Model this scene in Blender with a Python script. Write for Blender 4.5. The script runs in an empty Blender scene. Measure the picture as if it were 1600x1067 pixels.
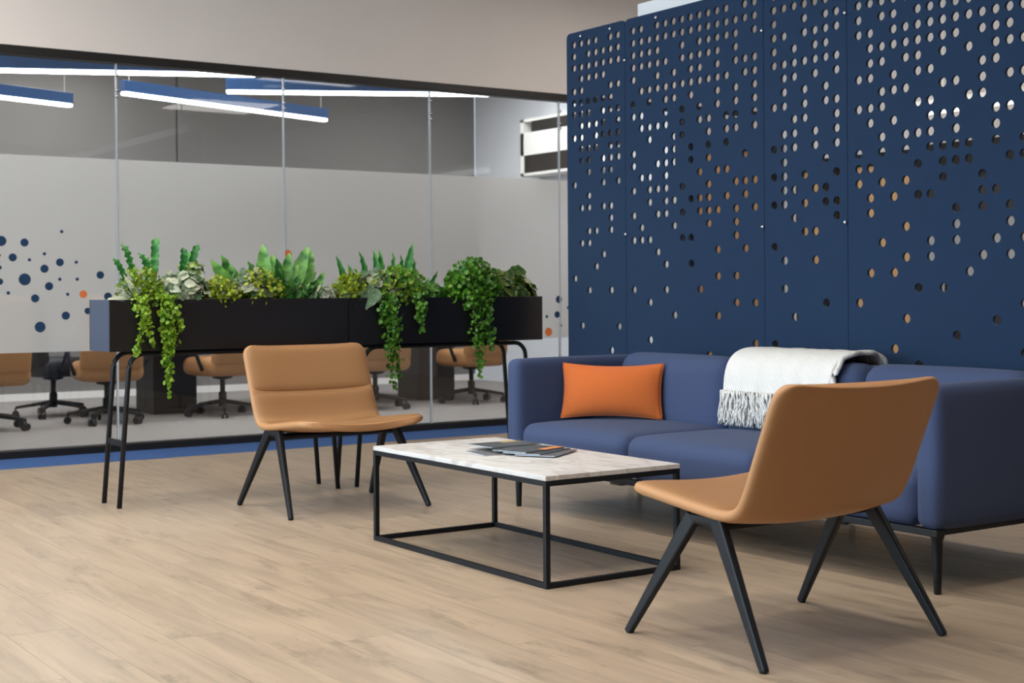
import bpy, bmesh, math, random
from mathutils import Vector, Matrix, Euler

# ------------------------------------------------------------------ camera, world, light, exposure
scene = bpy.context.scene
COL = scene.collection
FPX, CAM_H, TH = 2250.0, 1.05, math.radians(34.2)
CS, SN = math.cos(TH), math.sin(TH)

cam_data = bpy.data.cameras.new('camera')
cam = bpy.data.objects.new('camera', cam_data)
COL.objects.link(cam)
cam_data.sensor_width = 36.0
cam_data.lens = FPX * 36.0 / 1600.0
cam_data.shift_y = -(533.5 - 456.5) / 1600.0
cam_data.clip_end = 200
cam.matrix_world = (Matrix.Translation((0, 0, CAM_H)) @ Matrix.Rotation(-TH, 4, 'Z')
                    @ Matrix.Rotation(math.pi / 2, 4, 'X') @ Matrix.Rotation(math.radians(-0.36), 4, 'Z'))
cam_data.dof.use_dof = True
cam_data.dof.focus_distance = 5.3
cam_data.dof.aperture_fstop = 4.8
scene.camera = cam

scene.view_settings.view_transform = 'Standard'
scene.view_settings.look = 'None'
scene.view_settings.gamma = 1.0
scene.view_settings.use_curve_mapping = False
scene.view_settings.exposure = -0.08

world = bpy.data.worlds.new('world')
scene.world = world
world.use_nodes = True
wb = world.node_tree.nodes['Background']
wb.inputs[0].default_value = (0.72, 0.85, 1.0, 1)
wb.inputs[1].default_value = 1.0

def area(name, loc, rot, sx, sy, power, col):
    l = bpy.data.lights.new(name, 'AREA')
    l.shape = 'RECTANGLE'; l.size = sx; l.size_y = sy; l.energy = power; l.color = col
    o = bpy.data.objects.new(name, l)
    o.location = loc; o.rotation_euler = rot
    COL.objects.link(o)
    return o

X_WIN, Y_REAR, X_RIGHT, Y_GLASS, Y_MEET, Z_CEIL = -3.6, -5.0, 9.4, 9.486, 14.6, 3.5
DAY = (0.66, 0.83, 1.0)
WARM = (1.0, 0.90, 0.78)
# daylight entering by the three tall windows of the left wall (lamps stand in the window openings)
WINDOW_Y = [2.2, 4.6, 7.0]
for wy in WINDOW_Y:
    area('window_daylight', (X_WIN - 0.12, wy + 1.15, 1.75), (0, -math.pi / 2, 0), 2.5, 2.1, 190, DAY)

# ------------------------------------------------------------------ pixel helpers (1600 x 1067 frame)
def ray(px, py):
    h = 456.5 - 0.0125 * (px - 800)
    x = (px - 800) / FPX
    return Vector((x * CS + SN, -x * SN + CS, (h - py) / FPX))
def at_x(px, py, X):
    r = ray(px, py); t = X / r.x; return Vector((X, r.y * t, CAM_H + r.z * t))
def at_y(px, py, Y):
    r = ray(px, py); t = Y / r.y; return Vector((r.x * t, Y, CAM_H + r.z * t))
def at_z(px, py, Z):
    r = ray(px, py); t = (Z - CAM_H) / r.z; return Vector((r.x * t, r.y * t, Z))

# ------------------------------------------------------------------ materials
def srgb(r, g, b):
    f = lambda v: (v / 255 / 12.92) if v <= 10 else ((v / 255 + 0.055) / 1.055) ** 2.4
    return (f(r), f(g), f(b), 1)

def base_mat(name):
    m = bpy.data.materials.new(name); m.use_nodes = True
    nt = m.node_tree
    return m, nt, nt.nodes, nt.links, nt.nodes['Principled BSDF']

def mat(name, col, rough=0.5, metal=0.0, spec=0.5, var=0.0, scale=8.0, bump=0.0, bscale=200.0, sheen=0.0, coat=0.0):
    m, nt, N, L, p = base_mat(name)
    p.inputs['Base Color'].default_value = col
    p.inputs['Roughness'].default_value = rough
    p.inputs['Metallic'].default_value = metal
    p.inputs['Specular IOR Level'].default_value = spec
    if sheen: p.inputs['Sheen Weight'].default_value = sheen
    if coat: p.inputs['Coat Weight'].default_value = coat
    tc = N.new('ShaderNodeTexCoord')
    if var:
        n = N.new('ShaderNodeTexNoise'); n.inputs['Scale'].default_value = scale; n.inputs['Detail'].default_value = 3
        L.new(tc.outputs['Object'], n.inputs['Vector'])
        r = N.new('ShaderNodeMapRange'); r.inputs[3].default_value = 1 - var; r.inputs[4].default_value = 1 + var
        L.new(n.outputs['Fac'], r.inputs[0])
        hs = N.new('ShaderNodeHueSaturation'); hs.inputs['Color'].default_value = col
        L.new(r.outputs[0], hs.inputs['Value']); L.new(hs.outputs[0], p.inputs['Base Color'])
    if bump:
        n2 = N.new('ShaderNodeTexNoise'); n2.inputs['Scale'].default_value = bscale
        L.new(tc.outputs['Object'], n2.inputs['Vector'])
        b = N.new('ShaderNodeBump'); b.inputs['Strength'].default_value = bump; b.inputs['Distance'].default_value = 0.002
        L.new(n2.outputs['Fac'], b.inputs['Height']); L.new(b.outputs[0], p.inputs['Normal'])
    return m

def emit_mat(name, col, strength):
    m, nt, N, L, p = base_mat(name)
    p.inputs['Base Color'].default_value = (0.8, 0.8, 0.8, 1)
    p.inputs['Emission Color'].default_value = col
    p.inputs['Emission Strength'].default_value = strength
    return m

def wood_floor():
    m, nt, N, L, p = base_mat('oak_plank')
    geo = N.new('ShaderNodeNewGeometry'); oi = N.new('ShaderNodeObjectInfo')
    off = N.new('ShaderNodeVectorMath'); off.operation = 'SCALE'; off.inputs[0].default_value = (7, 31, 13)
    L.new(oi.outputs['Random'], off.inputs['Scale'])
    ad = N.new('ShaderNodeVectorMath'); ad.operation = 'ADD'
    L.new(geo.outputs['Position'], ad.inputs[0]); L.new(off.outputs[0], ad.inputs[1])
    mp = N.new('ShaderNodeMapping'); mp.inputs['Scale'].default_value = (9, 0.8, 1)
    L.new(ad.outputs[0], mp.inputs[0])
    n1 = N.new('ShaderNodeTexNoise'); n1.inputs['Scale'].default_value = 1.3; n1.inputs['Detail'].default_value = 5; n1.inputs['Distortion'].default_value = 1.4
    L.new(mp.outputs[0], n1.inputs['Vector'])
    cr = N.new('ShaderNodeValToRGB')
    cr.color_ramp.elements[0].position = 0.30; cr.color_ramp.elements[0].color = srgb(157, 139, 119)
    cr.color_ramp.elements[1].position = 0.62; cr.color_ramp.elements[1].color = srgb(180, 160, 137)
    L.new(n1.outputs['Fac'], cr.inputs[0])
    # fine grain streaks
    mp2 = N.new('ShaderNodeMapping'); mp2.inputs['Scale'].default_value = (70, 2.5, 1)
    L.new(ad.outputs[0], mp2.inputs[0])
    n2 = N.new('ShaderNodeTexNoise'); n2.inputs['Scale'].default_value = 1.6; n2.inputs['Detail'].default_value = 3
    L.new(mp2.outputs[0], n2.inputs['Vector'])
    mr = N.new('ShaderNodeMapRange'); mr.inputs[1].default_value = 0.3; mr.inputs[2].default_value = 0.7; mr.inputs[3].default_value = 0.94; mr.inputs[4].default_value = 1.03
    L.new(n2.outputs['Fac'], mr.inputs[0])
    # sparse dark knots and cracks
    mp3 = N.new('ShaderNodeMapping'); mp3.inputs['Scale'].default_value = (5.0, 1.7, 1)
    L.new(ad.outputs[0], mp3.inputs[0])
    n3 = N.new('ShaderNodeTexNoise'); n3.inputs['Scale'].default_value = 1.6; n3.inputs['Detail'].default_value = 6; n3.inputs['Roughness'].default_value = 0.72
    L.new(mp3.outputs[0], n3.inputs['Vector'])
    kr = N.new('ShaderNodeMapRange'); kr.inputs[1].default_value = 0.33; kr.inputs[2].default_value = 0.45; kr.inputs[3].default_value = 0.70; kr.inputs[4].default_value = 1.0
    L.new(n3.outputs['Fac'], kr.inputs[0])
    rr = N.new('ShaderNodeMapRange'); rr.inputs[3].default_value = 0.965; rr.inputs[4].default_value = 1.03
    L.new(oi.outputs['Random'], rr.inputs[0])
    m1 = N.new('ShaderNodeMath'); m1.operation = 'MULTIPLY'; L.new(mr.outputs[0], m1.inputs[0]); L.new(kr.outputs[0], m1.inputs[1])
    m2 = N.new('ShaderNodeMath'); m2.operation = 'MULTIPLY'; L.new(m1.outputs[0], m2.inputs[0]); L.new(rr.outputs[0], m2.inputs[1])
    hs = N.new('ShaderNodeHueSaturation'); L.new(cr.outputs[0], hs.inputs['Color']); L.new(m2.outputs[0], hs.inputs['Value'])
    L.new(hs.outputs[0], p.inputs['Base Color'])
    p.inputs['Roughness'].default_value = 0.36
    p.inputs['Specular IOR Level'].default_value = 0.45
    b = N.new('ShaderNodeBump'); b.inputs['Strength'].default_value = 0.12; b.inputs['Distance'].default_value = 0.001
    L.new(n2.outputs['Fac'], b.inputs['Height']); L.new(b.outputs[0], p.inputs['Normal'])
    return m

def marble():
    m, nt, N, L, p = base_mat('white_marble')
    tc = N.new('ShaderNodeTexCoord')
    mp = N.new('ShaderNodeMapping'); mp.inputs['Rotation'].default_value = (0, 0, 0.7); mp.inputs['Scale'].default_value = (5, 2, 3)
    L.new(tc.outputs['Object'], mp.inputs[0])
    n = N.new('ShaderNodeTexNoise'); n.inputs['Scale'].default_value = 2.4; n.inputs['Detail'].default_value = 9; n.inputs['Distortion'].default_value = 1.8
    L.new(mp.outputs[0], n.inputs['Vector'])
    cr = N.new('ShaderNodeValToRGB')
    e = cr.color_ramp.elements
    e[0].position = 0.36; e[0].color = srgb(190, 185, 182)
    e[1].position = 0.54; e[1].color = srgb(216, 214, 212)
    L.new(n.outputs['Fac'], cr.inputs[0]); L.new(cr.outputs[0], p.inputs['Base Color'])
    p.inputs['Roughness'].default_value = 0.38
    return m

def clear_glass():
    m, nt, N, L, p = base_mat('clear_glass')
    N.remove(p)
    out = N['Material Output']
    tr = N.new('ShaderNodeBsdfTransparent'); tr.inputs[0].default_value = (0.95, 0.97, 0.97, 1)
    gl = N.new('ShaderNodeBsdfGlossy'); gl.inputs['Roughness'].default_value = 0.0
    fr = N.new('ShaderNodeFresnel'); fr.inputs[0].default_value = 1.45
    mx = N.new('ShaderNodeMixShader')
    L.new(fr.outputs[0], mx.inputs[0]); L.new(tr.outputs[0], mx.inputs[1]); L.new(gl.outputs[0], mx.inputs[2])
    L.new(mx.outputs[0], out.inputs['Surface'])
    return m

def frosted():
    m, nt, N, L, p = base_mat('frosted_film')
    N.remove(p)
    out = N['Material Output']
    tl = N.new('ShaderNodeBsdfTranslucent'); tl.inputs[0].default_value = (0.90, 0.90, 0.89, 1)
    df = N.new('ShaderNodeBsdfDiffuse'); df.inputs[0].default_value = (0.86, 0.86, 0.85, 1)
    mx = N.new('ShaderNodeMixShader'); mx.inputs[0].default_value = 0.45
    L.new(tl.outputs[0], mx.inputs[1]); L.new(df.outputs[0], mx.inputs[2])
    tr = N.new('ShaderNodeBsdfRefraction'); tr.inputs['Roughness'].default_value = 0.6; tr.inputs['IOR'].default_value = 1.02
    mx2 = N.new('ShaderNodeMixShader'); mx2.inputs[0].default_value = 0.18
    L.new(mx.outputs[0], mx2.inputs[1]); L.new(tr.outputs[0], mx2.inputs[2])
    L.new(mx2.outputs[0], out.inputs['Surface'])
    return m

def fabric(name, col, var=0.10, scale=900, bump=0.35, sheen=0.06):
    m, nt, N, L, p = base_mat(name)
    tc = N.new('ShaderNodeTexCoord')
    w1 = N.new('ShaderNodeTexWave'); w1.bands_direction = 'DIAGONAL'; w1.inputs['Scale'].default_value = scale / 6.0; w1.inputs['Distortion'].default_value = 2.0
    n1 = N.new('ShaderNodeTexNoise'); n1.inputs['Scale'].default_value = scale; n1.inputs['Detail'].default_value = 2
    L.new(tc.outputs['Object'], w1.inputs['Vector']); L.new(tc.outputs['Object'], n1.inputs['Vector'])
    ml = N.new('ShaderNodeMath'); ml.operation = 'MULTIPLY'; L.new(w1.outputs['Fac'], ml.inputs[0]); L.new(n1.outputs['Fac'], ml.inputs[1])
    mr = N.new('ShaderNodeMapRange'); mr.inputs[3].default_value = 1 - var; mr.inputs[4].default_value = 1 + var; mr.inputs[2].default_value = 0.6
    L.new(ml.outputs[0], mr.inputs[0])
    hs = N.new('ShaderNodeHueSaturation'); hs.inputs['Color'].default_value = col
    L.new(mr.outputs[0], hs.inputs['Value']); L.new(hs.outputs[0], p.inputs['Base Color'])
    b = N.new('ShaderNodeBump'); b.inputs['Strength'].default_value = bump; b.inputs['Distance'].default_value = 0.001
    L.new(ml.outputs[0], b.inputs['Height']); L.new(b.outputs[0], p.inputs['Normal'])
    p.inputs['Roughness'].default_value = 0.9
    p.inputs['Specular IOR Level'].default_value = 0.2
    p.inputs['Sheen Weight'].default_value = sheen
    return m

def knit():
    m, nt, N, L, p = base_mat('white_knit')
    tc = N.new('ShaderNodeTexCoord')
    mp = N.new('ShaderNodeMapping'); mp.inputs['Rotation'].default_value = (0.5, 0, 0.6)
    L.new(tc.outputs['Object'], mp.inputs[0])
    w = N.new('ShaderNodeTexWave'); w.inputs['Scale'].default_value = 42; w.inputs['Distortion'].default_value = 1.2
    L.new(mp.outputs[0], w.inputs['Vector'])
    cr = N.new('ShaderNodeValToRGB')
    cr.color_ramp.elements[0].color = srgb(222, 219, 214); cr.color_ramp.elements[1].color = srgb(244, 243, 241)
    L.new(w.outputs['Fac'], cr.inputs[0]); L.new(cr.outputs[0], p.inputs['Base Color'])
    b = N.new('ShaderNodeBump'); b.inputs['Strength'].default_value = 0.5; b.inputs['Distance'].default_value = 0.004
    L.new(w.outputs['Fac'], b.inputs['Height']); L.new(b.outputs[0], p.inputs['Normal'])
    p.inputs['Roughness'].default_value = 0.95
    p.inputs['Specular IOR Level'].default_value = 0.1
    return m

def leaf_mat(name, c1, c2, rough=0.45, vein=0.0, trans=0.25, sc=45):
    m, nt, N, L, p = base_mat(name)
    tc = N.new('ShaderNodeTexCoord'); oi = N.new('ShaderNodeObjectInfo')
    n = N.new('ShaderNodeTexNoise'); n.inputs['Scale'].default_value = sc; n.inputs['Detail'].default_value = 3
    if vein: n.inputs['Distortion'].default_value = 2.0
    L.new(tc.outputs['Object'], n.inputs['Vector'])
    ad = N.new('ShaderNodeMath'); ad.operation = 'MULTIPLY_ADD'; ad.inputs[1].default_value = 0.4; ad.inputs[2].default_value = -0.2
    L.new(oi.outputs['Random'], ad.inputs[0])
    a2 = N.new('ShaderNodeMath'); a2.operation = 'ADD'; L.new(n.outputs['Fac'], a2.inputs[0]); L.new(ad.outputs[0], a2.inputs[1])
    cr = N.new('ShaderNodeValToRGB')
    cr.color_ramp.elements[0].position = 0.34 if not vein else 0.42; cr.color_ramp.elements[0].color = c1
    cr.color_ramp.elements[1].position = 0.68 if not vein else 0.55; cr.color_ramp.elements[1].color = c2
    L.new(a2.outputs[0], cr.inputs[0]); L.new(cr.outputs[0], p.inputs['Base Color'])
    p.inputs['Roughness'].default_value = rough
    out = N['Material Output']
    tl = N.new('ShaderNodeBsdfTranslucent'); L.new(cr.outputs[0], tl.inputs[0])
    mx = N.new('ShaderNodeMixShader'); mx.inputs[0].default_value = trans
    L.new(p.outputs[0], mx.inputs[1]); L.new(tl.outputs[0], mx.inputs[2]); L.new(mx.outputs[0], out.inputs['Surface'])
    return m

def wood_door_mat():
    m, nt, N, L, p = base_mat('tan_wood')
    tc = N.new('ShaderNodeTexCoord'); mp = N.new('ShaderNodeMapping'); mp.inputs['Scale'].default_value = (14, 14, 0.8)
    L.new(tc.outputs['Object'], mp.inputs[0])
    n = N.new('ShaderNodeTexNoise'); n.inputs['Scale'].default_value = 3; n.inputs['Detail'].default_value = 5
    L.new(mp.outputs[0], n.inputs['Vector'])
    cr = N.new('ShaderNodeValToRGB'); cr.color_ramp.elements[0].color = srgb(196, 152, 104); cr.color_ramp.elements[1].color = srgb(226, 186, 138)
    L.new(n.outputs['Fac'], cr.inputs[0]); L.new(cr.outputs[0], p.inputs['Base Color'])
    p.inputs['Roughness'].default_value = 0.5
    return m

M = dict(
    floor=wood_floor(), marble=marble(), glass=clear_glass(), frost=frosted(), knit=knit(),
    plaster=mat('beige_plaster', srgb(234, 225, 219), 0.9, var=0.03, scale=3),
    white=mat('white_paint', srgb(236, 236, 236), 0.8, var=0.02, scale=3),
    ceil=mat('ceiling_paint', srgb(235, 232, 227), 0.9, var=0.02, scale=2),
    taupe=mat('taupe_wall', srgb(126, 125, 125), 0.85, var=0.04, scale=2),
    taupe2=mat('taupe_wall_panel', srgb(124, 122, 122), 0.85, var=0.04, scale=2),
    bluewhite=mat('pale_blue_wall', srgb(234, 240, 250), 0.85, var=0.02, scale=2),
    black=mat('black_aluminium', srgb(26, 24, 24), 0.45, var=0.08, scale=20),
    steel=mat('black_steel', srgb(15, 20, 26), 0.5, spec=0.35, var=0.10, scale=15),
    planter=mat('black_powder_coat', srgb(25, 23, 25), 0.35, spec=0.6, var=0.06, scale=12),
    cool_lit_end=mat('powder_coat_cool_lit', srgb(58, 70, 90), 0.4, var=0.04, scale=8),  # cool light on the black planter ends, put into their colour
    rear=mat('brown_wall', srgb(140, 130, 121), 0.9, var=0.04, scale=2),
    carpet=mat('blue_carpet', srgb(72, 100, 150), 1.0, spec=0.05, var=0.28, scale=60, bump=0.5, bscale=300),
    greycarpet=mat('grey_carpet', srgb(150, 146, 146), 1.0, spec=0.05, var=0.14, scale=25, bump=0.5, bscale=300),
    navy=mat('navy_felt', srgb(20, 47, 77), 0.8, spec=0.25, var=0.06, scale=5, bump=0.25, bscale=500, sheen=0.1),
    sofa=fabric('blue_wool', srgb(66, 79, 112)),
    leather=mat('tan_leather', srgb(162, 119, 78), 0.42, spec=0.45, var=0.05, scale=7, bump=0.12, bscale=420),
    leather_lit=mat('tan_leather_lit', srgb(184, 136, 92), 0.45, spec=0.45, var=0.04, scale=5, bump=0.10, bscale=420),  # same leather in a lighter tone, painting in light the chair backs lack
    orange=fabric('orange_cotton', srgb(208, 108, 52), var=0.05, scale=700, bump=0.15, sheen=0.15),
    chrome=mat('satin_steel', srgb(215, 218, 222), 0.2, metal=1.0, var=0.03),
    dot_navy=mat('navy_vinyl', srgb(18, 56, 92), 0.5, var=0.03), dot_orange=mat('orange_vinyl', srgb(226, 118, 62), 0.5, var=0.03),
    lampblue=mat('blue_anodised', srgb(40, 78, 128), 0.35, metal=0.5, var=0.05, scale=3),
    glow=emit_mat('lamp_diffuser', (1, 0.98, 0.96, 1), 14.0),
    soft_glow=emit_mat('soft_lamp_diffuser', (1, 1, 1, 1), 1.6),
    meet_fill_glow=emit_mat('meeting_fill_glow', (1.0, 0.97, 0.93, 1), 10.5),  # glow of the added panels that brighten the meeting room
    panel_glow=emit_mat('ceiling_panel_glow', (1.0, 0.94, 0.87, 1), 6.0),
    door=wood_door_mat(), soil=mat('dark_soil', srgb(52, 40, 30), 1.0, var=0.4, scale=60, bump=0.8, bscale=80),
    plastic=mat('black_plastic', srgb(34, 38, 46), 0.5, var=0.08, scale=20),
    darkwood=mat('dark_laminate', srgb(54, 52, 56), 0.45, var=0.08, scale=10),
    tabletop=mat('grey_laminate', srgb(170, 170, 172), 0.5, var=0.03),
    cover_dark=mat('charcoal_cover', srgb(42, 46, 54), 0.35, var=0.15, scale=12),
    cover_grey=mat('grey_cover', srgb(92, 92, 98), 0.35, var=0.15, scale=12),
    cover_orange=mat('orange_cover', srgb(232, 140, 60), 0.4, var=0.05), cover_yellow=mat('ochre_print', srgb(186, 158, 84), 0.4, var=0.1),
    paper=mat('white_paper', srgb(226, 232, 240), 0.5, var=0.02),
    fern=leaf_mat('fern_green', srgb(38, 118, 44), srgb(112, 196, 96), sc=7),
    broad=leaf_mat('broadleaf_green', srgb(40, 104, 38), srgb(128, 186, 88), sc=7),
    dark=leaf_mat('dark_leaf', srgb(44, 82, 30), srgb(140, 164, 78), 0.35, vein=1, sc=7),
    silver=leaf_mat('silver_leaf', srgb(74, 108, 72), srgb(206, 212, 186), 0.6, vein=1, sc=11),
    chart=leaf_mat('chartreuse_leaf', srgb(112, 142, 20), srgb(196, 204, 54)),
    vine=leaf_mat('vine_leaf', srgb(66, 132, 26), srgb(164, 196, 56), 0.35),
    vine2=leaf_mat('vine_leaf_deep', srgb(34, 100, 30), srgb(112, 168, 56), 0.35),
    stem=mat('green_stem', srgb(82, 108, 48), 0.6, var=0.15),
)

# ------------------------------------------------------------------ mesh helpers
def finish(name, bm, m, parent=None, loc=None, smooth=False, kind=None, bevel=0.0, subsurf=0, rot=None):
    me = bpy.data.meshes.new(name)
    bm.normal_update(); bm.to_mesh(me); bm.free()
    return link(name, me, m, parent, loc, smooth, kind, bevel, subsurf, rot)

def link(name, me, m, parent=None, loc=None, smooth=False, kind=None, bevel=0.0, subsurf=0, rot=None):
    if m is not None and not me.materials: me.materials.append(M[m])
    if smooth: me.polygons.foreach_set('use_smooth', [True] * len(me.polygons))
    o = bpy.data.objects.new(name, me)
    COL.objects.link(o)
    if parent: o.parent = parent
    if loc is not None: o.location = loc
    if rot is not None: o.rotation_euler = rot
    if kind: o['kind'] = kind
    if bevel:
        md = o.modifiers.new('bevel', 'BEVEL'); md.width = bevel; md.segments = 2; md.limit_method = 'ANGLE'
    if subsurf:
        md = o.modifiers.new('smooth', 'SUBSURF'); md.levels = subsurf; md.render_levels = subsurf
    return o

def tag(o, label, cat=None, group=None, kind=None):
    o['label'] = label
    if cat: o['category'] = cat
    if group: o['group'] = group
    if kind: o['kind'] = kind
    return o

def thing(name, label, cat, loc=(0, 0, 0), rz=0.0, group=None):
    o = bpy.data.objects.new(name, None); COL.objects.link(o)
    o.empty_display_size = 0.1
    o.location = loc; o.rotation_euler = (0, 0, rz)
    return tag(o, label, cat, group)

def box(bm, x0, x1, y0, y1, z0, z1):
    v = [bm.verts.new(p) for p in ((x0, y0, z0), (x1, y0, z0), (x1, y1, z0), (x0, y1, z0), (x0, y0, z1), (x1, y0, z1), (x1, y1, z1), (x0, y1, z1))]
    for f in ((3, 2, 1, 0), (4, 5, 6, 7), (0, 1, 5, 4), (1, 2, 6, 5), (2, 3, 7, 6), (3, 0, 4, 7)):
        bm.faces.new([v[i] for i in f])

def box_obj(name, m, b, parent=None, bevel=0.0, kind=None, loc=None):
    bm = bmesh.new(); box(bm, *b)
    return finish(name, bm, m, parent, loc, kind=kind, bevel=bevel)

def tube(bm, pts, r, n=8, r1=None, cap=True):
    pts = [Vector(p) for p in pts]
    rings = []
    up = Vector((0, 0, 1))
    for i, p in enumerate(pts):
        a = pts[max(i - 1, 0)]; b = pts[min(i + 1, len(pts) - 1)]
        d = (b - a).normalized()
        u = up if abs(d.z) < 0.95 else Vector((1, 0, 0))
        s = d.cross(u).normalized(); t = s.cross(d).normalized()
        rr = r if r1 is None else r + (r1 - r) * i / (len(pts) - 1)
        rings.append([bm.verts.new(p + (s * math.cos(2 * math.pi * k / n) + t * math.sin(2 * math.pi * k / n)) * rr) for k in range(n)])
    for i in range(len(rings) - 1):
        for k in range(n):
            bm.faces.new((rings[i][k], rings[i][(k + 1) % n], rings[i + 1][(k + 1) % n], rings[i + 1][k]))
    if cap:
        bm.faces.new(list(reversed(rings[0]))); bm.faces.new(rings[-1])

def prism(bm, p0, p1, w0, d0, w1, d1, xa=Vector((1, 0, 0))):
    # tapered bar between two points; w measured along xa, d across it
    p0, p1 = Vector(p0), Vector(p1)
    ax = (p1 - p0).normalized()
    ya = ax.cross(xa).normalized(); x2 = ya.cross(ax).normalized()
    R = []
    for p, w, d in ((p0, w0, d0), (p1, w1, d1)):
        R.append([bm.verts.new(p + x2 * (sx * w / 2) + ya * (sy * d / 2)) for sx, sy in ((-1, -1), (1, -1), (1, 1), (-1, 1))])
    for k in range(4):
        bm.faces.new((R[0][k], R[0][(k + 1) % 4], R[1][(k + 1) % 4], R[1][k]))
    bm.faces.new(list(reversed(R[0]))); bm.faces.new(R[1])
    bmesh.ops.recalc_face_normals(bm, faces=bm.faces)

def soft_box(hx, hy, hz, r, puff=(0, 0, 0), n=12):
    """rounded, slightly puffed upholstery block centred on the origin"""
    bm = bmesh.new()
    def ticks(h):
        k = max(h - r, 1e-4)
        inner = [-k + 2 * k * i / n for i in range(n + 1)]
        a = [-h, -h + r * 0.12, -h + r * 0.35, -h + r * 0.65]
        return a + inner + [-q for q in reversed(a)]
    T = [ticks(hx), ticks(hy), ticks(hz)]
    cache = {}
    def vert(p):
        key = tuple(round(c, 5) for c in p)
        if key in cache: return cache[key]
        P = Vector(p)
        inner = Vector((max(-hx + r, min(hx - r, P.x)), max(-hy + r, min(hy - r, P.y)), max(-hz + r, min(hz - r, P.z))))
        d = P - inner
        if d.length > 1e-7: P = inner + d.normalized() * r
        u, v, w = P.x / hx, P.y / hy, P.z / hz
        f = lambda a, b: max(0.0, (1 - a ** 4)) * max(0.0, (1 - b ** 4))
        P.x += puff[0] * f(v, w) * u; P.y += puff[1] * f(u, w) * v; P.z += puff[2] * f(u, v) * w
        cache[key] = bm.verts.new(P)
        return cache[key]
    H = (hx, hy, hz)
    for ax in range(3):
        a, b = (ax + 1) % 3, (ax + 2) % 3
        for sgn in (-1, 1):
            for i in range(len(T[a]) - 1):
                for j in range(len(T[b]) - 1):
                    q = []
                    for (ii, jj) in ((i, j), (i + 1, j), (i + 1, j + 1), (i, j + 1)):
                        p = [0, 0, 0]; p[ax] = sgn * H[ax]; p[a] = T[a][ii]; p[b] = T[b][jj]
                        q.append(vert(p))
                    if sgn < 0: q.reverse()
                    try: bm.faces.new(q)
                    except ValueError: pass
    return bm

def lathe(bm, prof, n=16, c=(0, 0, 0)):
    c = Vector(c); R = []
    for (r, z) in prof:
        R.append([bm.verts.new(c + Vector((r * math.cos(2 * math.pi * k / n), r * math.sin(2 * math.pi * k / n), z))) for k in range(n)])
    for i in range(len(R) - 1):
        for k in range(n):
            bm.faces.new((R[i][k], R[i][(k + 1) % n], R[i + 1][(k + 1) % n], R[i + 1][k]))
    bm.faces.new(list(reversed(R[0]))); bm.faces.new(R[-1])

def copy_tree(o, parent=None):
    c = o.copy(); COL.objects.link(c); c.parent = parent
    for ch in list(o.children): copy_tree(ch, c)
    return c

def struct(name, m, b, label, bevel=0.0):
    return tag(box_obj(name, m, b, bevel=bevel), label, None, None, 'structure')

# ------------------------------------------------------------------ the setting
struct_floor = struct('floor', 'floor', (X_WIN, X_RIGHT, Y_REAR, 8.90, -0.10, -0.012), 'light oak plank floor of the lounge')
PW, PL = 0.20, 1.50
plank_me = {}
def plank_mesh(w, l):
    k = (round(w, 3), round(l, 3))
    if k not in plank_me:
        bm = bmesh.new(); g = 0.0005
        box(bm, g, w - g, g, l - g, -0.012, 0.0)
        me = bpy.data.meshes.new('plank'); bm.to_mesh(me); bm.free(); me.materials.append(M['floor'])
        plank_me[k] = me
    return plank_me[k]
rng = random.Random(4)
rest = bmesh.new()
nx = int(round((X_RIGHT - X_WIN) / PW))
for i in range(nx):
    x = X_WIN + i * PW
    y = Y_REAR - (i * 0.61 % 1.0) * PL
    while y < 8.90:
        y0, y1 = max(y, Y_REAR), min(y + PL, 8.90)
        if y1 - y0 > 0.02:
            if 0.2 < x < 6.3 and y1 > 2.0:
                link('plank', plank_mesh(PW, y1 - y0), None, struct_floor, (x, y0, 0))
            else:
                box(rest, x + .0005, x + PW - .0005, y0 + .0005, y1 - .0005, -0.012, 0.0)
        y += PL
tag(finish('plank_field', rest, 'floor', struct_floor, kind='stuff'), 'oak planks away from the seating group')

struct('floor_carpet_border', 'carpet', (X_WIN, X_RIGHT, 8.90, 9.44, -0.10, 0.002), 'blue carpet border along the glass partition')
struct('floor_meeting_room', 'greycarpet', (-0.5, X_RIGHT, 9.44, Y_MEET, -0.10, 0.0), 'grey carpet floor of the glazed meeting room')
struct('ceiling', 'ceil', (X_WIN, X_RIGHT, Y_REAR, Y_MEET, Z_CEIL, Z_CEIL + 0.1), 'pale ceiling above lounge and meeting room')
struct('wall_back', 'plaster', (X_WIN, X_RIGHT, 9.42, 9.55, 2.655, Z_CEIL), 'beige plaster bulkhead above the glass partition')
struct('wall_back_left', 'plaster', (X_WIN, -0.55, 9.42, 9.55, 0, 2.655), 'beige plaster wall at the far left end of the glass partition')
struct('wall_rear', 'rear', (X_WIN, X_RIGHT, Y_REAR - 0.12, Y_REAR, 0, Z_CEIL), 'beige plaster wall behind the camera')
struct('wall_right', 'plaster', (X_RIGHT, X_RIGHT + 0.12, Y_REAR, 9.48, 0, Z_CEIL), 'beige plaster corridor wall behind the perforated screen')
struct('wall_meeting_right', 'bluewhite', (X_RIGHT, X_RIGHT + 0.12, 9.48, Y_MEET, 0, Z_CEIL), 'pale blue-white side wall of the meeting room')
wm = struct('wall_meeting_back', 'taupe', (-0.5, X_RIGHT, Y_MEET + 0.03, Y_MEET + 0.15, 0, Z_CEIL), 'taupe panelled back wall of the meeting room')
px_x = [-0.5, 2.3, at_y(278, 200, Y_MEET).x, X_RIGHT]
for a, b in zip(px_x[:-1], px_x[1:]):
    box_obj('wall_panel', 'taupe2', (a + 0.01, b - 0.01, Y_MEET, Y_MEET + 0.03, 0.07, Z_CEIL), wm, bevel=0.003)
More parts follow.
